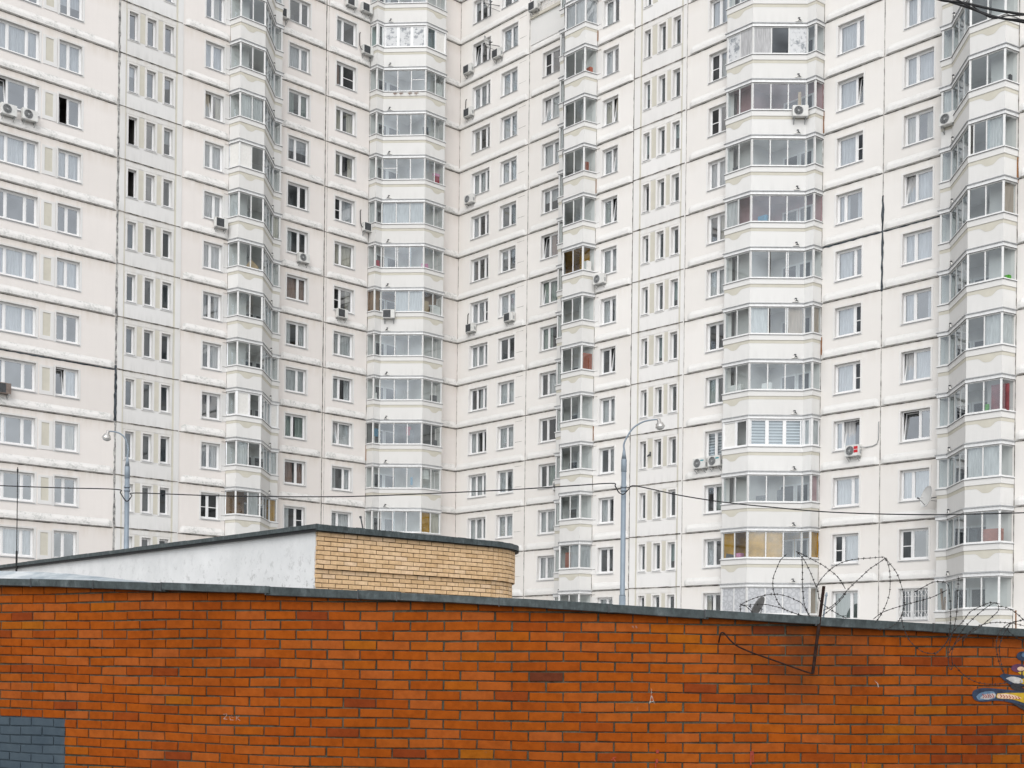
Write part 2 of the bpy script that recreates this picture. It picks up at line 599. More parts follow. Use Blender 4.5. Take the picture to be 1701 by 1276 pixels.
def make_window(w, v, u0, u1, m, pat, opts):
    """frame (the window) with panes, sill, curtain and room behind"""
    T = W(w)
    zb, zt = zl(m) + SILL, zl(m) + HEAD
    vf = v - 0.17                        # outer face of the frame
    name = {'nar': 'narrow_window', 'tri': 'wide_window', 'tr3': 'triple_window'}.get(pat, 'window')
    fr = MB()
    gl = MB()
    fw, sw = 0.055, 0.05
    if pat == 'nar':
        fw, sw = 0.045, 0.04
    fr.box(T, u0, u0 + fw, vf - 0.07, vf, zb, zt)
    fr.box(T, u1 - fw, u1, vf - 0.07, vf, zb, zt)
    fr.box(T, u0 + fw, u1 - fw, vf - 0.07, vf, zb, zb + fw + 0.02)
    fr.box(T, u0 + fw, u1 - fw, vf - 0.07, vf, zt - fw, zt)
    divs = opts['divs']
    edges = [u0 + fw] + [u0 + (u1 - u0) * d for d in divs] + [u1 - fw]
    for d in divs:
        c = u0 + (u1 - u0) * d
        fr.box(T, c - 0.035, c + 0.035, vf - 0.068, vf + 0.012, zb + fw + 0.02, zt - fw)
    sash = []
    for k, (a, b) in enumerate(zip(edges, edges[1:])):
        a2 = a + (0.035 if k > 0 else 0)
        b2 = b - (0.035 if k < len(edges) - 2 else 0)
        sash.append((a2, b2))
        z0, z1 = zb + fw + 0.02, zt - fw
        st = opts.get('open', {}).get(k)
        if st == 'gone':
            continue
        if st == 'tilt':       # tilted inwards at the top
            def P(u, vv, z, z0=z0):
                return T(u, vf - 0.03 + vv - (z - z0) * 0.16, z)
        elif st in ('in_l', 'in_r'):     # turned inwards on its hinge
            hinge, sg = (a2, 1) if st == 'in_l' else (b2, -1)

            def P(u, vv, z, hinge=hinge, sg=sg):
                r = abs(u - hinge)
                return T(hinge + sg * r * cos(1.0) + vv * 0.5 * sg, vf - 0.03 + vv * 0.5 - r * sin(1.0), z)
        else:
            def P(u, vv, z):
                return T(u, vf - 0.012 + vv, z)
        fr.box(P, a2, a2 + sw, -0.05, 0, z0, z1)
        fr.box(P, b2 - sw, b2, -0.05, 0, z0, z1)
        fr.box(P, a2 + sw, b2 - sw, -0.05, 0, z0, z0 + sw)
        fr.box(P, a2 + sw, b2 - sw, -0.05, 0, z1 - sw, z1)
        if opts.get('bar', {}).get(k):
            zc = z0 + (z1 - z0) * 0.45
            fr.box(P, a2 + sw, b2 - sw, -0.04, -0.004, zc - 0.02, zc + 0.02)
        gl.poly([P(a2 + sw, -0.03, z0 + sw), P(b2 - sw, -0.03, z0 + sw), P(b2 - sw, -0.03, z1 - sw), P(a2 + sw, -0.03, z1 - sw)],
                1 if opts.get('bar', {}).get(k) else 0)
    o = fr.build(name, M['pvc'], block)
    gl.build('pane', [opts['glass'], M['dark_glass']], o, normals=False)
    s = MB()
    s.hexa([T(u0 - 0.03, v - 0.165, zb + 0.012), T(u0 - 0.03, v + 0.055, zb - 0.035), T(u0 - 0.03, v + 0.055, zb - 0.06), T(u0 - 0.03, v - 0.165, zb - 0.012)],
           [T(u1 + 0.03, v - 0.165, zb + 0.012), T(u1 + 0.03, v + 0.055, zb - 0.035), T(u1 + 0.03, v + 0.055, zb - 0.06), T(u1 + 0.03, v - 0.165, zb - 0.012)])
    s.build('sill', M['sill'], o)
    r = MB()
    d = 2.2 if pat != 'nar' else 1.6
    a, b, c, e = u0 - 0.4, u1 + 0.4, zb - 0.5, zt + 0.35
    vb = v - 0.26
    q = [T(a, vb - d, c), T(b, vb - d, c), T(b, vb - d, e), T(a, vb - d, e)]
    p = [T(a, vb, c), T(b, vb, c), T(b, vb, e), T(a, vb, e)]
    r.poly(q)
    for k in range(4):
        j = (k + 1) % 4
        r.poly([p[k], p[j], q[j], q[k]])
    # the wall's inner face round the opening
    i = [T(u0, vb, zb), T(u1, vb, zb), T(u1, vb, zt), T(u0, vb, zt)]
    for k in range(4):
        j = (k + 1) % 4
        r.poly([p[k], p[j], i[j], i[k]])
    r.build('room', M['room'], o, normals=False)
    cs = opts.get('curtain')
    if cs:
        vc = v - 0.34
        mat = M[cs[1]]
        k0 = cs[0]
        if k0 == 'full':
            curtain_mesh(T, vc, u0, u1, zb, zt).build('curtain', mat, o, normals=False)
        elif k0 == 'sides':
            f = cs[2]
            curtain_mesh(T, vc, u0, u0 + (u1 - u0) * f, zb, zt).build('curtain', mat, o, normals=False)
            curtain_mesh(T, vc - 0.01, u1 - (u1 - u0) * (f * 0.8), u1, zb, zt).build('curtain', mat, o, normals=False)
        elif k0 == 'one':
            f = cs[2]
            curtain_mesh(T, vc, u0 + (u1 - u0) * cs[3], u0 + (u1 - u0) * (cs[3] + f), zb, zt).build('curtain', mat, o, normals=False)
        elif k0 == 'blind':
            curtain_mesh(T, vc, u0, u1, zt - (zt - zb) * cs[2], zt, 0.002, 0.5).build('blind', mat, o, normals=False)
    if opts.get('bars'):
        g = MB()
        vb2 = v - 0.05
        n = 9
        for k in range(n + 1):
            u = u0 + (u1 - u0) * k / n
            g.tube([T(u, vb2, zb), T(u, vb2, zt)], 0.015, 0, 5)
        for zz in (zb + 0.02, zb + 0.38, zt - 0.38, zt - 0.02):
            g.tube([T(u0, vb2, zz), T(u1, vb2, zz)], 0.011, 0, 5)
        for zz, hh in ((zb + 0.02, 0.36), (zt - 0.38, 0.36)):
            for k in range(0, n, 2):
                ua, ub = u0 + (u1 - u0) * k / n, u0 + (u1 - u0) * (k + 1.6) / n
                g.tube([T(ua, vb2 + .01, zz), T(min(ub, u1), vb2 + .01, zz + hh)], 0.009, 0, 4)
                g.tube([T(min(ub, u1), vb2 + .014, zz), T(ua, vb2 + .014, zz + hh)], 0.009, 0, 4)
        g.build('security_grille', M['pvc'], o)
    return o


# what stands out in single windows: (column key, floor) -> options
special = {
    ('LA2', 5): dict(open={0: 'in_l'}, curtain=None), ('LA2', 4): dict(curtain=('full', 'sheer')),
    ('LA1', 5): dict(open={0: 'tilt'}, curtain=None),
    ('LA2', 0): dict(open={0: 'tilt'}, curtain=('one', 'sheer', 0.5, 0.5)),
    ('S1', 5): dict(open={0: 'gone'}), ('S1', 4): dict(open={0: 'gone'}),
    ('L1', 6): dict(open={0: 'tilt'}), ('L1', -2): dict(bar={0: 1, 1: 1}, curtain=None),
    ('L2', 3): dict(curtain=('full', 'rose')), ('L2', 4): dict(curtain=('one', 'sheer', 0.35, 0.0)),
    ('L2', -1): dict(curtain=('sides', 'rose', 0.5)), ('L2', 0): dict(curtain=('sides', 'green', 0.5)),
    ('L2', -2): dict(bar={1: 1}),
    ('L3', 8): dict(bar={1: 1}, curtain=('one', 'rose', 0.3, 0.0)), ('L3', 5): dict(bar={0: 1}, curtain=('one', 'sheer', 0.55, 0.42)),
    ('L3', 4): dict(curtain=('full', 'cream')), ('L3', 3): dict(bar={0: 1}, curtain=('one', 'cream', 0.3, 0.7)),
    ('L3', 0): dict(open={0: 'tilt'}, curtain=('full', 'sheer')),
    ('R4', 9): dict(open={0: 'tilt'}), ('R4', 3): dict(bar={2: 1}),
    ('R6', 8): dict(bar={0: 1}, curtain=None), ('R6', 7): dict(open={0: 'tilt'}), ('R6', 4): dict(open={0: 'tilt'}, curtain=('one', 'rose', 0.6, 0.4)),
    ('R6', 3): dict(open={0: 'tilt'}, curtain=('full', 'green')),
    ('R7', 6): dict(open={1: 'tilt'}), ('R7', 5): dict(open={1: 'tilt'}), ('R7', 4): dict(open={1: 'tilt'}), ('R7', 1): dict(open={1: 'tilt'}),
    ('R7', 2): dict(curtain=('sides', 'sheer', 0.5)),
    ('R8', 6): dict(bar={0: 1}), ('R8', 5): dict(bar={0: 1}), ('R8', -1): dict(curtain=('full', 'slats')),
    ('R9', 5): dict(open={1: 'tilt'}, curtain=('one', 'sheer', 0.65, 0)), ('R9', 4): dict(bar={1: 1}, curtain=('one', 'sheer', 0.65, 0)),
    ('R9', 1): dict(bar={1: 1}, curtain=('one', 'sheer', 0.7, 0)), ('R9', 0): dict(bar={1: 1}, curtain=('one', 'sheer', 0.7, 0)),
    ('R9', -1): dict(open={1: 'tilt'}, curtain=('one', 'sheer', 0.7, 0)), ('R9', -2): dict(curtain=('full', 'sheer')),
    ('R9', -3): dict(bar={0: 1}, curtain=('one', 'sheer', 0.6, 0.4), divs=[0.36]), ('R9', -4): dict(curtain=('full', 'green')),
    ('R10', 3): dict(open={0: 'tilt'}), ('R10', 0): dict(open={0: 'tilt'}), ('R10', -1): dict(open={0: 'tilt'}, curtain=None),
    ('R10', -3): dict(bar={0: 1}), ('R10', -4): dict(bars=True, curtain=None, glass=M['glass']),
    ('SR1', 4): dict(open={0: 'in_l'}),
}
colkey = {(-30.95): 'LA1', (-26.95): 'LA2', (-23.145): 'S1', (-22.12): 'S2', (-21.09): 'S3', (-18.60): 'L1', (-12.0): 'L2', (-8.55): 'L3',
          1.26: 'R4', 4.02: 'R5', 7.82: 'R6', 14.57: 'R7', 17.66: 'SR1', 18.69: 'SR2', 19.69: 'SR3', 22.12: 'R8', 28.45: 'R9', 32.11: 'R10', 39.3: 'R11'}
base_divs = {'LA1': [0.47, 0.80], 'LA2': [0.44], 'L1': [0.42], 'L2': [0.60], 'L3': [0.36], 'R4': [0.36, 0.72], 'R5': [0.52], 'R6': [0.42],
             'R7': [0.55], 'R8': [0.52], 'R9': [0.70], 'R10': [0.40], 'R11': [0.5]}


def window_opts(key, m, pat):
    o = dict(divs=list(base_divs.get(key, [])), curtain=None, glass=M['glass'])
    if pat == 'nar':
        o['glass'] = M['glass_teal'] if key.startswith('SR') or m < 4 else M['glass_blue']
        if rnd.random() < 0.3:
            o['curtain'] = ('blind', 'sheer', rnd.uniform(0.3, 0.9))
    else:
        r = rnd.random()
        left = key.startswith('LA') or key == 'L1'
        if r < 0.46:
            o['curtain'] = ('full', 'sheer')
        elif r < 0.62:
            o['curtain'] = ('sides', rnd.choice(['sheer', 'sheer', 'cream', 'green']), rnd.uniform(0.25, 0.45))
        elif r < 0.80:
            o['curtain'] = ('one', rnd.choice(['sheer', 'sheer', 'green', 'cream']), rnd.uniform(0.35, 0.6), rnd.choice([0.0, 0.4]))
        elif r < 0.88:
            o['curtain'] = ('blind', 'blind', rnd.uniform(0.25, 0.6))
        if left or (m > 2 and rnd.random() < 0.6) or key in ('R9', 'R10'):
            o['glass'] = M['glass_blue']
        if key not in ('LA1', 'LA2') and rnd.random() < 0.15 and len(o['divs']) == 1:
            o['divs'] = [1 - o['divs'][0]]
    o.update(special.get((key, m), {}))
    return o


# ---- wall sections -----------------------------------------------------------
SEAM = {'seam': 4, 'seam_light': 5, 'seam_black': 6, 'seam_grey': 7}
for S in sections:
    w, v, u0, u1 = S['w'], S['v'], S['u0'], S['u1']
    T = W(w)
    wall = MB()
    mats = [M['plaster_left'] if w == 'L' else M['plaster_right'], M['white_left'] if w == 'L' else M['white_right'], M['beige'], ramp_dirty[w], M['seam'], M['seam_light'], M['seam_black'], M['seam_grey']]
    if S['kind'] == 'stair':
        mats[0] = mats[1] = M['white_left'] if w == 'L' else M['white_right']
    openings = {}
    for m in range(MLO + 1, MHI + 1):
        ops = []
        for a, b, pat in S['wins']:
            key = colkey[a]
            if key == 'R6' and m == 9:
                continue
            if seen(w, a, b, v, zl(m) + SILL, zl(m) + HEAD):
                ops.append((a, b, pat, key))
        openings[m] = ops
        zlo, zhi = (zl(m - 1) if m > MLO + 1 else ZB), zl(m)
        zs, zh = zl(m) + SILL, zl(m) + HEAD
        ub = sorted({u0, u1, *[k for o in ops for k in o[:2]]})
        # full-width strips below and above the openings
        for za, zb_ in (((zlo, zs), (zh, zhi)) if ops else ((zlo, zhi),)):
            wall.poly([T(u0, v, za), T(u1, v, za), T(u1, v, zb_), T(u0, v, zb_)], 0)
        if ops:
            for a, b in zip(ub, ub[1:]):
                if any(abs(o[0] - a) < 1e-6 and abs(o[1] - b) < 1e-6 for o in ops):
                    d = 0.26
                    for q in ([T(a, v, zs), T(a, v - d, zs), T(a, v - d, zh), T(a, v, zh)], [T(b, v, zs), T(b, v - d, zs), T(b, v - d, zh), T(b, v, zh)],
                              [T(a, v, zh), T(b, v, zh), T(b, v - d, zh), T(a, v - d, zh)], [T(a, v, zs), T(b, v, zs), T(b, v - d, zs), T(a, v - d, zs)]):
                        wall.poly(q, 1)
                    continue
                wall.poly([T(a, v, zs), T(b, v, zs), T(b, v, zh), T(a, v, zh)], 0)
        # raised borders round the openings
        for a, b, pat, key in ops:
            t = 0.10 if pat != 'nar' else 0.11
            p = 0.018 if pat != 'nar' else 0.035
            if pat == 'tri':
                wall.box(T, b + 0.004, b + t, v - 0.01, v + p, zs - t, zh + t, 1)
                wall.box(T, a - t, b + 0.004, v - 0.01, v + p, zh + 0.004, zh + t, 1)
            else:
                wall.box(T, a - t, a - 0.004, v - 0.01, v + p, zs - t, zh + t, 1)
                wall.box(T, b + 0.004, b + t, v - 0.01, v + p, zs - t, zh + t, 1)
                wall.box(T, a - 0.004, b + 0.004, v - 0.01, v + p, zh + 0.004, zh + t, 1)
            wall.box(T, a - 0.004, b + 0.004, v - 0.01, v + p, zs - t, zs - 0.065, 1)
        if S['kind'] == 'a' and ops:
            wall.box(T, -27.66, -27.26, v - 0.01, v + 0.006, zl(m) - 1.73, zl(m) - 0.56, 2)
            wall.box(T, -27.81, -27.66, v - 0.01, v + 0.032, zl(m) - 1.93, zl(m) - 0.44, 1)
            wall.box(T, -27.26, -27.08, v - 0.01, v + 0.032, zl(m) - 1.93, zl(m) - 0.44, 1)
            wall.box(T, -27.66, -27.26, v - 0.01, v + 0.032, zl(m) - 0.56, zl(m) - 0.44, 1)
            wall.box(T, -27.66, -27.26, v - 0.01, v + 0.032, zl(m) - 1.93, zl(m) - 1.73, 1)
        if S['kind'] == 'stair':
            ws = [o for o in S['wins']]
            for (a0, b0, _), (a1, b1, _) in zip(ws, ws[1:]):
                wall.box(T, b0 + 0.125, a1 - 0.125, v - 0.01, v + 0.006, zl(m) - 1.91, zl(m) - 0.33, 2)
            # shallow raised course above the windows
            wall.box(T, ws[0][0] - 0.14, ws[-1][1] + 0.14, v - 0.01, v + 0.02, zl(m) - 0.29, zl(m) - 0.05, 1)
        # slight pilaster next to the balconies
        if S['kind'] == 'b' and ops:
            a, b = S['wins'][0][:2]
            if w == 'L':
                wall.box(T, b + 0.12, u1 - 0.03, v - 0.01, v + 0.022, zl(m) - 1.9, zl(m) - 0.36, 1)
            elif u0 < 18:
                wall.box(T, u0 + 0.42, a - 0.13, v - 0.01, v + 0.022, zl(m) - 1.9, zl(m) - 0.36, 1)
        # window + lip + seam on the line at the top of this storey
        for a, b, pat, key in ops:
            make_window(w, v, a, b, m, pat, window_opts(key, m, pat))
        if S['lip']:
            la, lb = S['lip']
            corner = (la == 0.0 or lb == 0.0)
            if seen(w, la, lb, v, zl(m) - 0.3, zl(m) + 0.4):
                if w == 'L' and lb == 0.0:
                    lip_strip(wall, T, v, la, lb - 0.09, zl(m), 3, True, True)
                elif w == 'R' and la == 0.0:
                    lip_strip(wall, T, v, la + 0.09, lb, zl(m), 3, True, False)
                else:
                    lip_strip(wall, T, v, la, lb, zl(m), 3, la < -33, lb > 40)
                if not (S['kind'] == 'c' and v == 0 and u0 == 6.61 and m == 9):
                    kind, wd = 'seam', (0.05 if w == 'L' else 0.05)
                    if (w == 'L' and m == 0 and u0 < -30):
                        kind, wd = 'seam_black', 0.085
                    if w == 'R' and m == 2 and v == WR:
                        kind, wd = 'seam_black', 0.10 if u0 < 30 else 0.07
                    ribbon(wall, T, v + 0.012, [(max(u0 + 0.03, la - 0.3), zl(m) - 0.02), (la + 0.12, zl(m) - 0.035), (lb - 0.12, zl(m) - 0.035), (min(u1 - 0.03, lb + 0.3), zl(m) - 0.02)], wd, SEAM[kind])
        else:
            ribbon(wall, T, v + 0.042, [(u0 + 0.05, zl(m) + 0.01), (u1 - 0.05, zl(m) - 0.01)], 0.065, SEAM['seam'])
    if S['kind'] == 'stair':
        if w == 'L':
            strips = [(u0 + 0.14, u0 + 0.40, 0.034, 1), (u0 + 0.40, u0 + 0.475, 0.02, 2), (-20.42, -20.32, 0.02, 2), (-20.32, -20.0, 0.034, 1)]
        else:
            strips = [(u0 + 0.05, 17.40, 0.034, 1), (17.40, 17.49, 0.02, 2), (20.27, 20.39, 0.02, 2), (20.39, 20.635, 0.034, 1)]
        for a, b, p, mm in strips:
            wall.box(T, a, b, v - 0.01, v + p, ZB + 0.02, ZT - 0.02, mm)
    for jw, jv, u, wd, kind, za, zb_ in JOINTS:
        if jw == w and abs(jv - v) < 1e-6 and u0 - 1e-6 <= u < u1 - 1e-6:
            ribbon(wall, T, v + (0.008 if kind != 'seam_black' else 0.016), [(u, za), (u, zb_)], wd, SEAM[kind], horiz=False)
    # short scored ticks beside the windows
    for m in range(-4, 10):
        for ta, tb in {(6.61, 0): (), (0.0, 0): ((5.68, 6.32),)}.get((u0, v), ()) if w == 'R' else ():
            for dz in (-0.30, -1.58):
                ribbon(wall, T, v + 0.004, [(ta, zl(m) + dz), (tb, zl(m) + dz)], 0.022, 5)
        if S['kind'] == 'b':
            ta, tb = {-20.0: (-17.36, -17.12), 13.70: (14.17, 14.42)}.get(u0, (0, 0))
            if tb:
                for dz in (-0.25, -1.62):
                    ribbon(wall, T, v + 0.026, [(ta, zl(m) + dz), (tb, zl(m) + dz)], 0.03, 5)
    # outer ends and top
    wall.poly([T(u0, v, ZT), T(u1, v, ZT), T(u1, v - 3, ZT), T(u0, v - 3, ZT)], 0)
    wall.build('wall', mats, block, normals=False)

# plain terrace front in place of one window high beside the corner
T = W('R')
mb = MB()
mb.box(T, 6.76, 9.80, -0.01, 0.05, zl(8) + 0.42, zl(9) - 0.80, 0)
mb.box(T, 6.76, 9.95, -0.01, 0.16, zl(9) - 0.80, zl(9) - 0.62, 1)
mb.build('terrace_front', [M['white'], M['beige']], block)
mb = MB()
for k in range(13):
    u = 6.9 + k * 0.24
    mb.tube([T(u, 0.1, zl(9) - 0.62), T(u, 0.1, zl(9) - 0.02)], 0.014, 0, 5)
mb.tube([T(6.8, 0.1, zl(9) - 0.02), T(9.85, 0.1, zl(9) - 0.02)], 0.025, 0, 6)
mb.tube([T(6.8, 0.1, zl(9) - 0.35), T(9.85, 0.1, zl(9) - 0.35)], 0.018, 0, 6)
mb.build('terrace_railing', M['alu'], block)

# ---- bay balconies -------------------------------------------------------------
BAY = [(0.0, 0.0), (0.05, 0.64), (0.57, 0.64), (2.43, 2.607), (4.03, 2.607), (4.22, 1.811)]
PANES = [1, 1, 3, 2, 1]             # panes on each face, low end to high end


def offset(pts, d):
    """open polyline moved outwards by d with mitred corners"""
    out = []
    for i, p in enumerate(pts):
        ns = []
        for a, b in ((i - 1, i), (i, i + 1)):
            if 0 <= a and b < len(pts):
                dx, dy = pts[b][0] - pts[a][0], pts[b][1] - pts[a][1]
                L = sqrt(dx * dx + dy * dy)
                ns.append((-dy / L, dx / L))
        nx, ny = sum(n[0] for n in ns), sum(n[1] for n in ns)
        L = sqrt(nx * nx + ny * ny)
        nx, ny = nx / L, ny / L
        k = d / max(0.3, nx * ns[0][0] + ny * ns[0][1])
        out.append((p[0] + nx * k, p[1] + ny * k))
    return out


def band(mb, B, pin, pout, z0, z1, m, zi0=None, zi1=None):
    """closed strip between two polylines"""
    zi0 = z0 if zi0 is None else zi0
    zi1 = z1 if zi1 is None else zi1
    n = len(pin)
    for k in range(n - 1):
        a, b, c, d = pout[k], pout[k + 1], pin[k + 1], pin[k]
        mb.poly([B(*a, z0), B(*b, z0), B(*b, z1), B(*a, z1)], m)
        mb.poly([B(*d, zi0), B(*c, zi0), B(*c, zi1), B(*d, zi1)], m)
        mb.poly([B(*a, z1), B(*b, z1), B(*c, zi1), B(*d, zi1)], m)
        mb.poly([B(*a, z0), B(*b, z0), B(*c, zi0), B(*d, zi0)], m)
    for k in (0, n - 1):
        a, d = pout[k], pin[k]
        mb.poly([B(*a, z0), B(*d, zi0), B(*d, zi1), B(*a, z1)], m)


def make_balcony(w, v0, ub, sg, m, st):
    T = W(w)
    B = lambda t, v, z: T(ub + sg * t, v0 + v, zl(m) + z)
    o0 = offset(BAY, 0.0)
    om = offset(BAY, -0.10)
    mb = MB()
    band(mb, B, om, o0, -2.785, -1.60, 0)
    band(mb, B, o0, offset(BAY, 0.035), -1.865, -1.60, 0)
    # floor slab
    poly = [p for p in om] + [(3.02, 1.80), (3.02, 0.0)]
    for zz in (-2.66, -2.78):
        mb.poly([B(*p, zz) for p in poly], 1)
    o = mb.build('balcony', [M['white'], M['loggia']], block, normals=False)
    s = MB()
    band(s, B, om, offset(BAY, 0.075), -1.597, -1.555, 0, -1.575, -1.53)
    band(s, B, offset(BAY, 0.04), offset(BAY, 0.072), -1.612, -1.599, 1)
    s.build('sill', [M['flash'], M['drip']], o, normals=False)
    s = MB()
    band(s, B, om, offset(BAY, 0.05), -0.195, -0.02, 0)
    band(s, B, o0, offset(BAY, 0.10), -0.05, -0.015, 1, -0.018, 0.012)
    band(s, B, offset(BAY, 0.02), offset(BAY, 0.045), -0.207, -0.197, 2)
    s.build('rain_visor', [M['flash'], M['sill'], M['drip']], o, normals=False)
    # beige strip with a scallop on the projecting face
    s = MB()
    ob = offset(BAY, 0.006)
    for k in range(5):
        a, b = ob[k], ob[k + 1]
        n = 24 if k == 3 else 1
        for i in range(n):
            f0, f1 = i / n, (i + 1) / n

            def dep(f):
                if k != 3:
                    return 0.16
                x = (f - 0.60) / 0.36
                if abs(x) >= 1:
                    return 0.16
                c = cos(x * pi / 2) ** 2
                return 0.16 + 0.21 * (c * c * (3 - 2 * c))
            p0 = (a[0] + (b[0] - a[0]) * f0, a[1] + (b[1] - a[1]) * f0)
            p1 = (a[0] + (b[0] - a[0]) * f1, a[1] + (b[1] - a[1]) * f1)
            s.poly([B(*p0, -1.866), B(*p1, -1.866), B(*p1, -1.866 - dep(f1)), B(*p0, -1.866 - dep(f0))])
    s.build('scalloped_strip', M['beige'], o, normals=False)
    # glazing
    fr = MB()
    panes = MB()
    mats = [st.get('glass', M['glass_balcony'])]
    zlo, zhi = -1.545, -0.20
    oc = offset(BAY, -0.035)
    ri = offset(BAY, -0.065)
    ro = offset(BAY, -0.012)
    pv = st.get('pvc', False)
    band(fr, B, ri, ro, zlo - 0.01, zlo + (0.075 if pv else 0.045), 0)
    band(fr, B, ri, ro, zhi - (0.085 if pv else 0.05), zhi + 0.02, 0)
    for p in oc[1:5]:                    # corner posts
        r = 0.065 if not pv else 0.085
        fr.hexa([B(p[0] + r * cos(q), p[1] + r * sin(q), zlo) for q in (0.4, 1.97, 3.54, 5.11)],
                [B(p[0] + r * cos(q), p[1] + r * sin(q), zhi) for q in (0.4, 1.97, 3.54, 5.11)], 0)
    idx = 0
    for k in range(5):
        a, b = oc[k], oc[k + 1]
        L = sqrt((b[0] - a[0]) ** 2 + (b[1] - a[1]) ** 2)
        tx, ty = (b[0] - a[0]) / L, (b[1] - a[1]) / L
        nx, ny = -ty, tx
        G = lambda d, n, z: B(a[0] + tx * d + nx * n, a[1] + ty * d + ny * n, z)
        n = PANES[k]
        e0 = 0.05 if k else 0.0
        for q in range(n):
            d0 = e0 + (L - 2 * e0) * q / n
            d1 = e0 + (L - 2 * e0) * (q + 1) / n
            if q:
                hw = 0.028 if not pv else 0.05
                fr.box(G, d0 - hw, d0 + hw, -0.03, 0.02, zlo + 0.04, zhi - 0.05)
            ps = st.get(idx)
            sh = st.get('slide', {}).get(idx, 0.0)
            bz = -0.006 if q % 2 else 0.006
            if ps in ('white', 'foil', 'frost', 'panel'):
                mt = {'white': M['blind'], 'foil': M['foil'], 'frost': M['frost'], 'panel': M['whitebox']}[ps]
            elif ps == 'dark':
                mt = M['dark_glass']
            else:
                mt = mats[0]
            if ps != 'gone':
                if mt not in mats:
                    mats.append(mt)
                if pv and ps != 'panel':
                    for (x0, x1) in ((d0 + 0.04, d0 + 0.09), (d1 - 0.09, d1 - 0.04)):
                        fr.box(G, x0, x1, -0.028, 0.012, zlo + 0.07, zhi - 0.08)
                panes.poly([G(d0 + sh, bz, zlo + 0.02), G(d1 + sh, bz, zlo + 0.02), G(d1 + sh, bz, zhi - 0.02), G(d0 + sh, bz, zhi - 0.02)], mats.index(mt))
                if sh:
                    fr.box(G, d0 + sh - 0.025, d0 + sh + 0.025, -0.02, 0.015, zlo + 0.04, zhi - 0.05)
            if ps == 'bar':
                zc = (zlo + zhi) / 2 + 0.05
                fr.box(G, d0 + 0.03, d1 - 0.03, -0.02, 0.012, zc - 0.02, zc + 0.02)
            if ps in ('blind', 'slats', 'tan', 'cream', 'sheer', 'rose', 'woodp', 'brownp', 'pinkp'):
                mt = {'blind': M['blind'], 'slats': M['slats'], 'tan': M['tanblind'], 'cream': M['cream'], 'sheer': M['sheer'], 'rose': M['brick_red_item'],
                      'woodp': M['wood'], 'brownp': M['brownwood'], 'pinkp': M['pink']}[ps]
                c = MB()
                zt2 = zhi - 0.03
                if ps == 'rose':
                    zt2 = zhi - 0.38
                nn = 10
                for i in range(nn):
                    x0, x1 = d0 + (d1 - d0) * i / nn, d0 + (d1 - d0) * (i + 1) / nn
                    am = 0.012 if ps in ('sheer', 'cream') else 0.0
                    c.poly([G(x0, -0.09 + am * (i % 2), zlo), G(x1, -0.09 + am * ((i + 1) % 2), zlo), G(x1, -0.09 + am * ((i + 1) % 2), zt2), G(x0, -0.09 + am * (i % 2), zt2)])
                c.build('blind', mt, o, normals=False)
            idx += 1
    fr.build('glazing_frame', M['pvc'] if pv else M['alu'], o)
    panes.build('pane', mats, o, normals=False)
    # back wall of the loggia with its window and door
    iw = st.get('inner', M['loggia'])
    bk = MB()
    zf, zc = -2.64, -0.012
    ends = [(0.0, 0.02), (3.0, 0.02), (3.0, 1.80), (4.16, 1.80)]
    for a, b in zip(ends, ends[1:]):
        bk.poly([B(*a, zf), B(*b, zf), B(*b, zc), B(*a, zc)], 0)
    for (t0, t1, z0, z1) in ((0.55, 1.35, -2.62, -0.50), (1.40, 2.35, -1.85, -0.50)):
        for q0, q1, a0, a1 in ((t0, t0 + 0.09, z0, z1), (t1 - 0.09, t1, z0, z1), (t0 + 0.09, t1 - 0.09, z0, z0 + 0.09), (t0 + 0.09, t1 - 0.09, z1 - 0.09, z1)):
            bk.box(B, q0, q1, 0.02, 0.06, a0, a1, 1)
        bk.poly([B(t0 + 0.09, 0.026, z0 + 0.09), B(t1 - 0.09, 0.026, z0 + 0.09), B(t1 - 0.09, 0.026, z1 - 0.09), B(t0 + 0.09, 0.026, z1 - 0.09)], 2)
    bk.poly([B(*p, zc) for p in poly], 3)
    bk.build('loggia_wall', [iw, M['pvc'], M['darkgrey'], M['loggia'] if iw not in (M['wood'], M['pink']) else iw], o, normals=False)
    # things kept on the balcony
    for (kind, t, v, z, sx, sy, sz, tilt) in st.get('items', ()):
        it = MB()
        c, s_ = cos(tilt), sin(tilt)
        Q = lambda x, y, zz: B(t + x * c - zz * s_, v + y, z + x * s_ + zz * c)
        it.box(Q, -sx / 2, sx / 2, -sy / 2, sy / 2, 0, sz)
        it.build({'whitebox': 'cupboard', 'cardboard': 'cardboard_box', 'leaf': 'potted_plant', 'blue': 'laundry', 'redcloth': 'laundry', 'pinkcloth': 'laundry',
                  'maroon': 'laundry', 'darkgrey': 'shelf', 'brick_red_item': 'crate', 'brownwood': 'plank'}.get(kind, 'stored_item'), M[kind], o)
    if st.get('hooks'):
        for q in (0.28, 0.42, 0.63, 0.78):
            h = MB()
            a, b = BAY[2], BAY[3]
            t0, w0 = a[0] + (b[0] - a[0]) * q, a[1] + (b[1] - a[1]) * q
            G = lambda d, n, z: B(t0 + 0.687 * d - 0.727 * n, w0 + 0.727 * d + 0.687 * n, z)
            h.tube([G(-0.13, 0.07, -1.70), G(0.13, 0.07, -1.70)], 0.016, 0, 5)
            h.tube([G(0, 0.04, -1.68), G(0, 0.16, -1.74), G(0, 0.17, -1.86)], 0.02, 0, 5)
            h.build('rusty_hook', M['orangerust'], o)
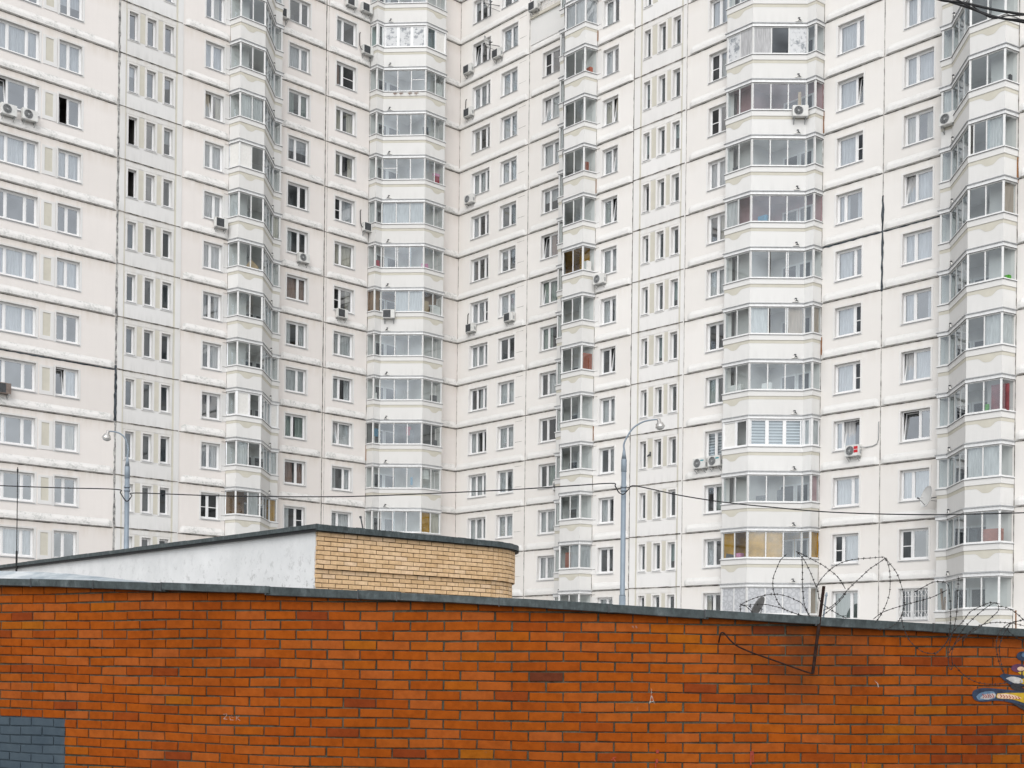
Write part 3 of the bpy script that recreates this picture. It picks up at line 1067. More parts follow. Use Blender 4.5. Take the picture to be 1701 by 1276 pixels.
    # clothes-line bracket above the visor
    if st.get('bracket', True):
        b_ = MB()
        ax, ay = 0.57 + 1.86 * 0.16, 0.64 + 1.967 * 0.16
        tx, ty = 0.687, 0.727
        nx, ny = -ty, tx
        G = lambda d, n, z: B(ax + tx * d + nx * n, ay + ty * d + ny * n, z)
        b_.box(G, -0.16, 0.16, 0.03, 0.12, 0.016, 0.045, 0)
        b_.hexa([G(-0.15, 0.05, 0.045), G(-0.08, 0.05, 0.045), G(-0.08, 0.11, 0.045), G(-0.15, 0.11, 0.045)],
                [G(-0.03, 0.06, 0.17), G(0.02, 0.06, 0.17), G(0.02, 0.10, 0.17), G(-0.03, 0.10, 0.17)], 1)
        b_.hexa([G(0.08, 0.05, 0.045), G(0.15, 0.05, 0.045), G(0.15, 0.11, 0.045), G(0.08, 0.11, 0.045)],
                [G(-0.02, 0.062, 0.165), G(0.03, 0.062, 0.165), G(0.03, 0.102, 0.165), G(-0.02, 0.102, 0.165)], 0)
        b_.box(G, -0.05, 0.05, 0.04, 0.12, 0.172, 0.225, 1)
        b_.build('line_bracket', [M['whitebox'], M['darkgrey']], o)
    return o


# pane numbers: 0 stub, 1 small face, 2-4 oblique face, 5-6 projecting face, 7 return
bays = [
    ('b1', 'L', -S_, -12.851, -1), ('b2', 'L', -S_, -5.957, 1), ('b3', 'R', 0.0, 9.886, 1), ('b4', 'R', WR, 27.647, -1), ('b5', 'R', WR, 34.313, 1)]
bspec = {
    ('b1', 6): {5: 'sheer', 6: 'sheer'}, ('b1', 5): {7: 'panel', 6: 'panel', 'pvc': False},
    ('b1', 3): {'items': [('cardboard', 3.2, 2.3, -1.75, 0.62, 0.1, 0.75, 0.6)]}, ('b1', 2): {2: 'sheer', 'slide': {5: -0.2}},
    ('b1', 0): {6: 'panel', 1: 'panel', 'pvc': True}, ('b1', -1): {6: 'sheer', 1: 'sheer'}, ('b1', -2): {5: 'sheer', 1: 'woodp', 'inner': M['brownwood']},
    ('b1', 4): {1: 'cream', 7: 'sheer'},
    ('b2', 9): {'pvc': True, 2: 'foil', 3: 'foil', 4: 'foil', 6: 'panel', 'glass': M['glass_teal']},
    ('b2', 8): {'hooks': True, 4: 'bar', 'items': [('whitebox', 3.75, 2.3, -1.9, 0.45, 0.1, 1.3, 0.0)]},
    ('b2', 7): {'items': [('darkgrey', 2.75, 2.3, -1.7, 0.3, 0.2, 0.8, 0.1)]},
    ('b2', 6): {2: 'bar', 'items': [('redcloth', 3.7, 2.2, -1.5, 0.35, 0.2, 0.6, 0.0), ('pinkcloth', 3.65, 2.25, -0.95, 0.45, 0.2, 0.15, 0.0)]},
    ('b2', 5): {2: 'blind', 3: 'blind', 4: 'blind', 0: 'sheer'},
    ('b2', 4): {'slide': {3: 0.12, 2: 0.1}, 'items': [('redcloth', 0.35, 0.45, -1.55, 0.25, 0.2, 0.45, 0.0), ('pinkcloth', 2.75, 2.35, -1.55, 0.5, 0.1, 0.35, 0.2)]},
    ('b2', 3): {0: 'brownp', 1: 'brownp', 3: 'blind', 4: 'blind', 2: None, 'inner': M['brownwood'], 'items': [('whitebox', 3.6, 2.35, -2.6, 0.6, 0.3, 1.65, 0.0), ('cardboard', 2.9, 2.2, -1.6, 0.5, 0.1, 0.9, 0.0), ('whitebox', 3.2, 2.1, -0.95, 1.2, 0.2, 0.05, 0.2)]},
    ('b2', 1): {'items': [('darkgrey', 3.6, 2.3, -1.55, 0.4, 0.2, 0.5, 0.0), ('whitebox', 0.3, 0.4, -1.6, 0.25, 0.2, 0.5, 0.0)]},
    ('b2', 0): {'inner': M['room'], 'items': [('blue', 0.45, 0.4, -1.05, 0.3, 0.08, 0.5, 0.0), ('redcloth', 2.0, 1.8, -0.95, 0.30, 0.08, 0.55, 0.0), ('darkgrey', 1.4, 1.2, -1.5, 0.4, 0.08, 0.9, 0.0), ('darkgrey', 2.2, 1.9, -1.5, 0.3, 0.08, 0.9, 0.0), ('darkgrey', 3.8, 2.3, -1.5, 0.2, 0.1, 0.4, 0.0)]},
    ('b2', -1): {'items': [('whitebox', 3.0, 2.3, -0.9, 0.45, 0.2, 0.6, 0.0), ('blue', 2.2, 1.9, -1.3, 0.12, 0.1, 0.5, 0.0)]},
    ('b2', -2): {5: 'woodp', 6: 'cream', 'slide': {2: 0.1}},
    ('b3', 8): {5: 'sheer', 6: 'sheer', 7: 'sheer', 'glass': M['glass_blue']}, ('b3', 7): {'items': [('brick_red_item', 4.0, 2.2, -1.55, 0.3, 0.2, 0.3, 0.0)]},
    ('b3', 5): {'items': [('brick_red_item', 3.9, 2.3, -1.55, 0.25, 0.2, 0.55, 0.0)]},
    ('b3', 3): {6: None, 7: None, 'inner': M['wood'], 'items': [('whitebox', 4.0, 2.2, -1.6, 0.3, 0.3, 0.6, 0.0)]},
    ('b3', 1): {7: 'rose'}, ('b3', 0): {}, ('b3', -3): {6: 'blind', 7: 'blind', 'items': [('brick_red_item', 2.9, 2.3, -1.5, 0.5, 0.1, 0.9, 0.0)]},
    ('b4', 6): {'pvc': False, 6: 'foil', 5: 'white', 4: 'white', 3: 'dark', 2: 'foil'},
    ('b4', 5): {'inner': M['pink'], 'items': [('cardboard', 0.9, 0.75, -1.5, 0.12, 0.1, 0.9, 0.0)]},
    ('b4', 4): {'items': [('darkgrey', 3.6, 2.3, -1.6, 0.3, 0.2, 0.35, 0.0)]},
    ('b4', 3): {'inner': M['pink'], 4: None, 6: 'sheer', 'items': [('blue', 2.2, 1.9, -1.6, 0.5, 0.2, 0.45, 0.0)]},
    ('b4', 2): {'slide': {3: -0.09}}, ('b4', 1): {4: 'sheer', 2: 'tan', 0: 'tan', 'slide': {3: -0.1}},
    ('b4', 0): {'items': [('whitebox', 3.5, 2.2, -1.5, 0.7, 0.2, 0.4, 0.0), ('whitebox', 2.0, 1.7, -1.5, 0.5, 0.2, 0.35, 0.0)]},
    ('b4', -1): {'pvc': True, 6: 'panel', 4: 'slats', 3: 'slats', 2: 'slats', 1: 'sheer', 0: 'sheer'},
    ('b4', -2): {0: 'pinkp', 'items': [('darkgrey', 2.2, 1.8, -1.55, 0.5, 0.2, 0.35, 0.0), ('darkgrey', 1.5, 1.1, -1.5, 0.35, 0.2, 0.6, 0.0)]},
    ('b4', -3): {'inner': M['wood'], 0: 'woodp', 3: 'woodp', 4: 'woodp', 6: 'woodp', 'items': [('pinkcloth', 3.2, 2.3, -1.55, 0.5, 0.3, 0.28, 0.0), ('darkgrey', 3.6, 2.35, -1.55, 0.5, 0.3, 0.25, 0.2)]},
    ('b4', -4): {1: 'frost', 2: 'frost', 3: 'frost', 4: 'frost', 5: 'frost', 6: 'frost', 0: 'tan'},
    ('b5', 4): {1: 'sheer', 'items': [('darkgrey', 4.05, 2.2, -1.55, 0.12, 0.2, 0.3, 0.0)]},
    ('b5', 3): {5: None, 6: 'sheer', 'slide': {5: 0.15}},
    ('b5', 2): {7: 'tan'}, ('b5', 1): {'items': [('leaf', 4.05, 2.25, -1.56, 0.26, 0.2, 0.16, 0.0)]},
    ('b5', 0): {6: 'sheer', 7: 'sheer'}, ('b5', -1): {'items': [('maroon', 3.75, 2.3, -1.6, 0.6, 0.1, 1.2, 0.0), ('leaf', 3.3, 2.4, -1.5, 0.15, 0.1, 0.3, 0.0), ('maroon', 4.0, 2.2, -1.6, 0.3, 0.15, 1.2, 0.0)]},
    ('b5', -2): {5: 'sheer', 6: 'sheer', 2: 'sheer'},
    ('b5', -3): {'items': [('brick_red_item', 3.55, 2.3, -1.56, 0.85, 0.3, 0.6, 0.0), ('darkgrey', 2.7, 2.2, -1.56, 0.4, 0.3, 0.7, 0.0)]},
    ('b5', -4): {'items': [('brownwood', 0.3, 0.4, -1.6, 0.08, 0.1, 1.1, 0.1), ('brownwood', 0.45, 0.5, -1.6, 0.07, 0.1, 0.7, 0.0)]},
}
for key, w, v0, ub, sg in bays:
    T = W(w)
    us = sorted((ub, ub + sg * 4.22))
    core = MB()
    for m in range(MLO + 1, MHI + 1):
        # use the outermost visible range of the bay
        if seen(w, us[0], us[1], v0 + 1.5, zl(m) - 2.8, zl(m) + 0.1):
            make_balcony(w, v0, ub, sg, m, bspec.get((key, m), {1: 'sheer'} if (m % 3 == 0) else {}))
        else:       # unseen storeys: plain parapet faces keep the shaft closed
            Bq = lambda t, v, z: T(ub + sg * t, v0 + v, z)
            for a, b in zip(BAY, BAY[1:]):
                core.poly([Bq(*a, zl(m) - 2.8 if m > MLO + 1 else 0), Bq(*b, zl(m) - 2.8 if m > MLO + 1 else 0), Bq(*b, zl(m)), Bq(*a, zl(m))])
    core.poly([T(ub + sg * p[0], v0 + p[1], ZT) for p in BAY + [(3.0, 1.8), (3.0, 0.0)]])
    core.build('bay_shaft', M['white'], block, normals=False)

# ------------------------------------------------------------------ air conditioners
def ac_proto(kind):
    root = empty('air_conditioner', (0, 0, 0))
    b = MB()
    b.box(I, -0.39, 0.39, 0.06, 0.34, 0.0, 0.54)
    body = b.build('body', M['ac_dirty'] if kind == 'brown' else M['ac'], root)
    bv = body.modifiers.new('bevel', 'BEVEL')
    bv.width, bv.segments = 0.018, 2
    g = MB()
    gm = M['grille_light'] if kind in ('light', 'red', 'teal') else M['grille']
    cx = 0.10
    if kind in ('plain', 'pipe', 'brown'):
        g.box(I, -0.13, 0.35, 0.338, 0.343, 0.04, 0.50, 1)
        for k in range(12):
            z = 0.06 + k * 0.038
            g.box(I, -0.12, 0.34, 0.343, 0.349, z, z + 0.010, 0)
        for k in range(5):
            x = -0.12 + k * 0.113
            g.box(I, x, x + 0.008, 0.349, 0.353, 0.05, 0.49, 0)
    else:
        g.lathe([(0.235, 0), (0.225, 0.012), (0.205, 0.008)], (cx, 0.343, 0.27), 0, 28, (0, 1, 0))
        for r in (0.17, 0.135, 0.10, 0.065):
            g.lathe([(r, 0.0), (r - 0.006, 0.012), (r - 0.012, 0.0)], (cx, 0.345, 0.27), 0, 24, (0, 1, 0))
        g.lathe([(0.205, 0.0), (0.0, 0.002)], (cx, 0.342, 0.27), 1, 28, (0, 1, 0))
        g.lathe([(0.045, 0.014), (0.0, 0.016)], (cx, 0.342, 0.27), 0, 14, (0, 1, 0))
        for k in range(8):
            q = k * pi / 4
            g.tube([(cx + 0.04 * cos(q), 0.352, 0.27 + 0.04 * sin(q)), (cx + 0.205 * cos(q + .3), 0.352, 0.27 + 0.205 * sin(q + .3))], 0.005, 0, 4)
    g.build('fan_grille', [gm, M['grille'] if kind in ('light', 'red', 'teal') else M['darkgrey']], root)
    s = MB()
    s.box(I, -0.40, -0.391, 0.12, 0.24, 0.10, 0.30)
    s.build('valve_cover', M['grille_light'], root)
    for x in (-0.28, 0.28):
        s = MB()
        s.box(I, x - 0.02, x + 0.02, 0.0, 0.36, -0.04, 0.0)
        s.box(I, x - 0.02, x + 0.02, 0.0, 0.03, -0.30, -0.04)
        s.hexa([(x - 0.012, 0.03, -0.28), (x + 0.012, 0.03, -0.28), (x + 0.012, 0.03, -0.25), (x - 0.012, 0.03, -0.25)],
               [(x - 0.012, 0.33, -0.06), (x + 0.012, 0.33, -0.06), (x + 0.012, 0.33, -0.03), (x - 0.012, 0.33, -0.03)])
        s.build('bracket', M['grille_light'], root)
    if kind in ('red', 'teal'):
        for z0, z1 in ((0.32, 0.46), (0.15, 0.29)) if kind == 'red' else ((0.36, 0.43),):
            s = MB()
            s.box(I, -0.34, -0.12, 0.341, 0.345, z0, z1)
            s.build('label_plate', M['redlabel'] if kind == 'red' else M['teallabel'], root)
    if kind == 'pipe':
        s = MB()
        s.tube([(0.38, 0.18, 0.2), (0.46, 0.14, 0.26), (0.50, 0.06, 0.5), (0.50, 0.03, 1.25), (0.42, 0.01, 1.33)], 0.026, 0, 6)
        s.build('pipe', M['cable'], root)
    if kind == 'red':
        s = MB()
        s.tube([(-0.38, 0.2, 0.42), (-0.6, 0.04, 0.40), (-1.0, 0.03, 0.42), (-1.2, 0.03, 0.5), (-1.28, 0.03, 0.7), (-1.28, 0.03, 1.5), (-1.28, -0.02, 1.56)], 0.025, 0, 6)
        s.build('pipe', M['grille_light'], root)
    return root


protos = {}
for k in ('plain', 'light', 'brown', 'red', 'teal', 'pipe'):
    protos[k] = None


def copy_thing(o):
    c = o.copy()
    col.objects.link(c)
    for ch in o.children:
        d = ch.copy()
        col.objects.link(d)
        d.parent = c
        for g in ch.children:
            e = g.copy()
            col.objects.link(e)
            e.parent = d
    return c


def hit(x, y, w, v):
    """(u, z) where the sight line through the photo point meets a wall plane"""
    e, n = EV[w]
    d = at(x, y, 1.0)
    C = Vector((CORNER[0], CORNER[1], 0)) + n * v
    det = d.x * (-e.y) + e.x * d.y
    t = (C.x * (-e.y) + e.x * C.y) / det
    P = at(x, y, t)
    u = (P - C).dot(e)
    return u, P.z


def place_ac(x, y, w, v, label, kind='plain', nrm=None, dist=0.2, pos=None):
    if pos is None:
        u, z = hit(x, y, w, v + dist)
        p = Vector(W(w)(u, v, z - 0.27))
        n = EV[w][1]
    else:
        p, n = pos
        p = p - Vector((0, 0, 0.27)) - n * dist
    if protos[kind] is None:
        protos[kind] = ac_proto(kind)
        o = protos[kind]
    else:
        o = copy_thing(protos[kind])
    o.location = p
    o.rotation_euler = (0, 0, atan2(n.y, n.x) - pi / 2)
    tag(o, label, 'air conditioner', 'air conditioners hung on the facade')
    return o


place_ac(14, 183, 'L', 0, 'white air conditioner under the left end of the wide window, far left of the facade', 'light')
place_ac(49, 192, 'L', 0, 'white air conditioner with grey fan, right one of the pair below the wide left window', 'light')
place_ac(4, 645, 'L', 0, 'dirty brown air conditioner cut by the left edge of the photo', 'brown')
place_ac(367, 371, 'L', 0, 'white air conditioner below a window, touching the first bay column from the left')
place_ac(504, 429, 'L', -S_, 'white air conditioner under the right sash of a window right of the first bay column', 'light')
place_ac(471, 22, 'L', -S_, 'small dark-sided air conditioner at the top left, beside a window right of the first bay')
place_ac(584, 4, 'L', -S_, 'white air conditioner cut by the top edge, left of the second bay column')
place_ac(609, 14, 'L', -S_, 'white air conditioner at the very top, tucked against the second bay column')
place_ac(610.5, 84, 'L', -S_, 'white air conditioner with an upright pipe beside the foil-glazed balcony', 'pipe')
place_ac(611.5, 378, 'L', -S_, 'white air conditioner with an upright pipe beside the balcony with three white blinds', 'pipe')
place_ac(568, 521, 'L', -S_, 'white air conditioner directly under a window left of the second bay column')
place_ac(778, 115, 'R', 0, 'white air conditioner nearest the inner corner, below the window with a satellite dish')
place_ac(826, 89, 'R', 0, 'white air conditioner between two windows near the top right of the inner corner')
place_ac(778.5, 187, 'R', 0, 'white air conditioner with an upright pipe, two storeys from the top by the inner corner', 'pipe')
place_ac(780, 331, 'R', 0, 'white air conditioner below a triple window halfway up the inner corner', 'light')
place_ac(782, 545, 'R', 0, 'lowest white air conditioner by the inner corner, with a tall pipe beside it', 'pipe')
place_ac(846, 527, 'R', 0, 'white air conditioner under the second window from the inner corner', 'plain')
place_ac(996, 464, 'R', S_, 'white air conditioner with round fan on the right side of the narrow bay column', 'light')
place_ac(928, 806, 'R', 0, 'small white air conditioner half hidden left of the narrow bay column', 'light')
place_ac(1163, 770, 'R', S_, 'left air conditioner of the pair with teal labels beside the slat-blind balcony', 'teal')
place_ac(1188, 766, 'R', S_, 'right air conditioner of the pair with teal labels beside the slat-blind balcony', 'teal')
place_ac(1417, 749, 'R', WR, 'white air conditioner with a red label under a tilted window', 'red')
place_ac(887, 10, 'R', 0.1, 'dark-bellied air conditioner standing out from the terrace ledge at the top')


def oblique(key, f, z):
    _, w, v0, ub, sg = next(b for b in bays if b[0] == key)
    a, b = BAY[2], BAY[3]
    t, v = a[0] + (b[0] - a[0]) * f, a[1] + (b[1] - a[1]) * f
    e, n = EV[w]
    nn = (e * (-0.727 * sg) + n * 0.687).normalized()
    return Vector(W(w)(ub + sg * t, v0 + v, z)) + nn * 0.2, nn


p, n = oblique('b2', 0.20, zl(3) - 1.75)
place_ac(0, 0, 'L', 0, 'white air conditioner hung on the parapet of a balcony in the second bay column', pos=(p, n))
p, n = oblique('b4', 0.13, zl(5) - 1.72)
place_ac(0, 0, 'R', 0, 'white air conditioner with round fan on a balcony parapet of the wide right bay', 'light', pos=(p, n))
_u, _z = hit(1575, 198, 'R', WR + 0.64 + 0.2)
place_ac(0, 0, 'R', 0, 'white air conditioner on the parapet of the rightmost bay column', 'light',
         pos=(Vector(W('R')(_u, WR + 0.84, _z)), EV['R'][1]))


# ------------------------------------------------------------------ satellite dishes
def dish(name_label, c, axis, r, mount, mat, cat='satellite dish'):
    root = empty('satellite_dish', c)
    ax = Vector(axis).normalized()
    b = MB()
    prof = [(r * k / 8, 0.22 * r * (k / 8) ** 2) for k in range(9)] + [(r * 1.01, 0.22 * r + 0.01)] + [(r * k / 8, 0.22 * r * (k / 8) ** 2 - 0.02) for k in range(8, -1, -1)]
    b.lathe(prof, c, 0, 28, ax)
    b.build('reflector', mat, root, smooth=True)
    s = MB()
    side = ax.cross(Vector((0, 0, 1))).normalized()
    low = Vector(c) - Vector((0, 0, r * 0.9)) + ax * 0.1
    foc = Vector(c) + ax * r * 1.0 - Vector((0, 0, r * 0.35))
    s.tube([low, foc], 0.012, 0, 6)
    s.tube([Vector(c) + side * r * 0.8 + ax * 0.15 * r, foc], 0.008, 0, 5)
    s.tube([foc - ax * 0.05, foc + ax * 0.06], 0.035, 0, 10)
    s.build('feed_arm', M['darkgrey'], root)
    s = MB()
    s.tube([Vector(c) - ax * 0.02, Vector(c) - ax * 0.16], 0.03, 0, 8)
    s.tube([Vector(c) - ax * 0.14, Vector(mount)], 0.02, 0, 8)
    s.tube([Vector(c) - ax * 0.14 - Vector((0, 0, .12)), Vector(mount) - Vector((0, 0, 0.35))], 0.012, 0, 6)
    s.build('mount', M['darkgrey'], root)
    return tag(root, name_label, cat, 'satellite dishes on the facade')


eR, nR = EV['R']
for yy, lab in ((71, 'thin pale satellite dish beside the triple window with a tilted sash near the top'), (4, 'pale satellite dish cut by the top edge by the inner corner')):
    u, z = hit(806.5, yy, 'R', 0.55)
    dish(lab, W('R')(u, 0.55, z), (0.93, -0.36, 0.25), 0.42, W('R')(u + 0.75, 0.0, z - 0.3), M['dish'])
u, z = hit(1542, 826, 'R', WR + 0.75)
dish('white satellite dish right of a curtained window, beside the rightmost bay', W('R')(u, WR + 0.75, z), (-0.95, -0.16, 0.22), 0.50, W('R')(u + 0.9, WR + 0.1, z + 0.1), M['dish'])
c = at(1262, 1010, 61.0)
dish('dark grey satellite dish in front of the patterned-film balcony, behind the barbed wire', c, (-0.74, 0.46, 0.46), 0.56, (c.x + 0.45, c.y + 2.3, c.z - 0.2), M['dishdark'])

# small camera beside the narrow windows
u, z = hit(1081, 757, 'R', S_)
r = MB()
T = W('R')
r.box(T, u - 0.035, u + 0.035, S_ + 0.03, S_ + 0.08, z - 0.02, z + 0.20)
r.tube([T(u, S_ + 0.08, z + 0.05), T(u - 0.06, S_ + 0.20, z - 0.05)], 0.045, 0, 10)
o = r.build('security_camera', M['darkgrey'], None, origin=T(u, S_, z))
tag(o, 'small dark camera on the wall between the narrow stair windows', 'camera')

# ------------------------------------------------------------------ street lamps and cables
def lamp(xp, Y, ytop, ycone, arm, head, label, r=0.088):
    base = at(xp, ytop, Y)
    root = empty('street_lamp', (base.x, base.y, 0))
    tag(root, label, 'street lamp', 'street lamps in front of the block')
    top = at(xp, ytop, Y).z
    cone = at(xp, ycone, Y).z
    b = MB()
    zc = at(xp, 990, Y).z
    b.tube([(base.x, base.y, 0), (base.x, base.y, zc)], r * 1.28, 0, 16)
    b.tube([(base.x, base.y, zc), (base.x, base.y, zc + 0.05), (base.x, base.y, top)], [r * 1.28, r * 1.02, r], 0, 16)
    b.tube([(base.x, base.y, top - 0.45), (base.x, base.y, top - 0.44), (base.x, base.y, top - 0.02), (base.x, base.y, top)], [r, r * 1.12, r * 1.12, r], 0, 16)
    b.tube([(base.x, base.y, top), (base.x, base.y, cone)], [r * 1.0, r * 0.42], 0, 16)
    for zz in (at(xp, 815, Y).z, at(xp, 809, Y).z):
        b.lathe([(r * 0.98, -0.03), (r * 1.25, -0.03), (r * 1.25, 0.03), (r * 0.98, 0.03)], (base.x, base.y, zz), 0, 16)
    b.build('pole', M['steel'], root, smooth=True)
    pts = [Vector((base.x, base.y, cone - 0.02))] + [Vector((at(x, y, Y).x, base.y, at(x, y, Y).z)) for x, y in arm]
    sm = []
    for k in range(len(pts) - 1):
        p0, p1, p2, p3 = pts[max(k - 1, 0)], pts[k], pts[k + 1], pts[min(k + 2, len(pts) - 1)]
        for q in range(5):
            t = q / 5
            sm.append(0.5 * ((2 * p1) + (p2 - p0) * t + (2 * p0 - 5 * p1 + 4 * p2 - p3) * t * t + (3 * p1 - p0 - 3 * p2 + p3) * t ** 3))
    sm.append(pts[-1])
    b = MB()
    b.tube(sm, [0.036 - 0.012 * k / len(sm) for k in range(len(sm))], 0, 10)
    b.build('bracket_arm', M['steel'], root, smooth=True)
    hx = at(*head, Y)
    hc = (hx.x, base.y, hx.z)
    sgn = -1 if head[0] < xp else 1
    axis = (0.22 * sgn, -0.05, -1)
    b = MB()
    b.lathe([(0.035, -0.24), (0.06, -0.22), (0.07, -0.10), (0.13, -0.05), (0.165, 0.06), (0.17, 0.075), (0.15, 0.085)], hc, 0, 22, axis)
    b.lathe([(0.0, -0.241), (0.035, -0.24)], hc, 0, 22, axis)
    h = b.build('lamp_head', M['chrome'], root, smooth=True)
    b = MB()
    b.lathe([(0.15, 0.08), (0.13, 0.13), (0.07, 0.165), (0.0, 0.17)], hc, 0, 22, axis)
    b.build('lens', M['dish'], h, smooth=True)
    return root


lampA = lamp(211.5, 47.0, 775, 759, [(213, 748), (211.5, 738), (207, 727), (199, 720), (188, 717), (178.5, 716.5)], (177.5, 725),
             'grey street lamp with its head turned left, in front of the left wing')
lampB = lamp(1036.5, 44.0, 763, 746, [(1036.5, 738), (1041, 727), (1052, 711), (1068, 701), (1084, 697.5), (1094, 697)], (1096, 706),
             'grey street lamp with its head turned right, beside the narrow stair windows')


def smooth_px(pts, n=6):
    out = []
    for k in range(len(pts) - 1):
        p0, p1, p2, p3 = [Vector(pts[i]) for i in (max(k - 1, 0), k, k + 1, min(k + 2, len(pts) - 1))]
        for q in range(n):
            t = q / n
            out.append(0.5 * ((2 * p1) + (p2 - p0) * t + (2 * p0 - 5 * p1 + 4 * p2 - p3) * t * t + (3 * p1 - p0 - 3 * p2 + p3) * t ** 3))
    out.append(Vector(pts[-1]))
    return out


cab = [(-60, 804, 48), (0, 806.8, 47.8), (100, 810.5, 47.3), (193, 813, 47), (200, 819, 46.9), (208, 831, 46.8), (213, 832, 46.8), (219, 824, 46.8), (226, 819, 46.8),
       (336, 823, 46.4), (425, 824.8, 46), (535, 825.3, 45.6), (610, 824, 45.3), (735, 819, 44.8), (850, 813.5, 44.5), (950, 807, 44.2), (1016, 803, 44),
       (1022, 808, 43.9), (1028, 818, 43.8), (1036, 821, 43.8), (1044, 813, 43.8), (1051, 807, 43.8), (1075, 811, 43.6), (1130, 823, 43), (1200, 834, 42.5), (1275, 842, 42),
       (1366, 850, 41.5), (1466, 854, 41), (1560, 855, 40.5), (1660, 853, 40), (1760, 850, 39.5)]
mb = MB()
mb.tube([at(*p) for p in smooth_px(cab, 5)], 0.021, 0, 6)
o = mb.build('power_cable', M['cable'], None, smooth=True, origin=at(213, 832, 46.8))
tag(o, 'thin black cable strung across the facade between the two street lamps', 'cable')

bund = [[(1540, -12, 12), (1563, 0, 12), (1601, 5, 12), (1650, 16, 12), (1700, 24, 12), (1770, 33, 12)],
        [(1545, -16, 12.1), (1571, 0, 12.1), (1608, 12.5, 12.1), (1651, 27.5, 12.1), (1700, 37, 12.1), (1770, 52, 12.1)],
        [(1575, -8, 11.9), (1596, 3, 11.9), (1631, 22, 11.9), (1660, 30, 11.9), (1700, 33.5, 11.9), (1770, 40, 11.9)],
        [(1610, 6, 11.95), (1635, 24, 11.95), (1652, 31, 11.95), (1672, 26.5, 11.95), (1700, 25.5, 11.95), (1770, 24, 11.95)]]
mb = MB()
for i, ln in enumerate(bund):
    mb.tube([at(*p) for p in smooth_px(ln, 6)], [0.012, 0.011, 0.008, 0.006][i], 0, 8)
o = mb.build('cable_bundle', M['cable'], None, smooth=True, origin=at(1650, 25, 12))
tag(o, 'sagging bundle of thick black cables in the top right corner', 'cable')

# ------------------------------------------------------------------ brick work
def brick_mat(name, stops, rough=0.75, painted=None, top=None):
    t = NT(name)
    g = t.n('ShaderNodeNewGeometry')
    c = t.ramp(g.outputs['Random Per Island'], stops)
    nz = t.noise(14, 5, 0.65)
    sh = t.ramp(nz, [(0.30, (0.80, 0.78, 0.76)), (0.62, (1.06, 1.06, 1.06))])
    c = t.mix(1.0, c, sh, 'MULTIPLY')
    big = t.noise(0.9, 6, 0.68, (1, 1, 0.7))
    c = t.mix(1.0, c, t.ramp(big, [(0.34, (0.83, 0.80, 0.78)), (0.56, (1.05, 1.05, 1.05))] if painted else [(0.3, (0.92, 0.9, 0.88)), (0.7, (1.04, 1.04, 1.04))]), 'MULTIPLY')
    sp = t.noise(60, 3, 0.7)
    c = t.mix(t.ramp(sp, [(0.70, (0, 0, 0)), (0.78, (0.5, 0.5, 0.5))]), c, tuple(k * 0.35 for k in stops[1][1]))
    ef = t.noise(3.3, 7, 0.8)
    c = t.mix(t.ramp(ef, [(0.67, (0, 0, 0)), (0.79, (0.40, 0.40, 0.40))]), c, (0.42, 0.31, 0.25))
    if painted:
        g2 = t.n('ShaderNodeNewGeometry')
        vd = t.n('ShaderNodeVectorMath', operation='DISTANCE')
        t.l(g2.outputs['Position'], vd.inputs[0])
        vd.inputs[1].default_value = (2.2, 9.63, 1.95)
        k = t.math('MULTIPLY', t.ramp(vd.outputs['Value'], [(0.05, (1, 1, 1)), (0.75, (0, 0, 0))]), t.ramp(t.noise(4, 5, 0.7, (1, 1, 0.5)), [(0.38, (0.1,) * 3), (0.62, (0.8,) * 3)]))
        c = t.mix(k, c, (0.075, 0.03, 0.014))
    if painted:
        c = painted_mix(t, c, painted)
    b = t.noise(45, 4, 0.7)
    return t.bsdf(c, 0.9, b, 0.3, 0.006, spec=0.08)


def painted_mix(t, c, region):
    """flat grey paint brushed over one rectangle of the wall"""
    xmax, zmax = region
    g = t.n('ShaderNodeNewGeometry')
    s = t.n('ShaderNodeSeparateXYZ')
    t.l(g.outputs['Position'], s.inputs[0])
    nz = t.noise(24, 5, 0.7)
    w = t.math('MULTIPLY', t.math('SUBTRACT', nz, 0.5), 0.03)
    a = t.math('LESS_THAN', t.math('ADD', s.outputs[0], w), xmax)
    b = t.math('LESS_THAN', t.math('ADD', s.outputs[2], w), zmax)
    f = t.math('MULTIPLY', a, b)
    pn = t.noise(6, 4, 0.6)
    pc = t.ramp(pn, [(0.3, (0.047, 0.066, 0.084)), (0.7, (0.068, 0.09, 0.108))])
    return t.mix(f, c, pc)


def mortar_mat(name, lo, hi, painted=None):
    t = NT(name)
    nz = t.noise(9, 6, 0.75)
    c = t.ramp(nz, [(0.35, lo), (0.58, hi), (0.74, tuple(k * 1.6 for k in hi))])
    if painted:
        c = painted_mix(t, c, painted)
    return t.bsdf(c, 0.95, nz, 0.6, 0.01, spec=0.1)


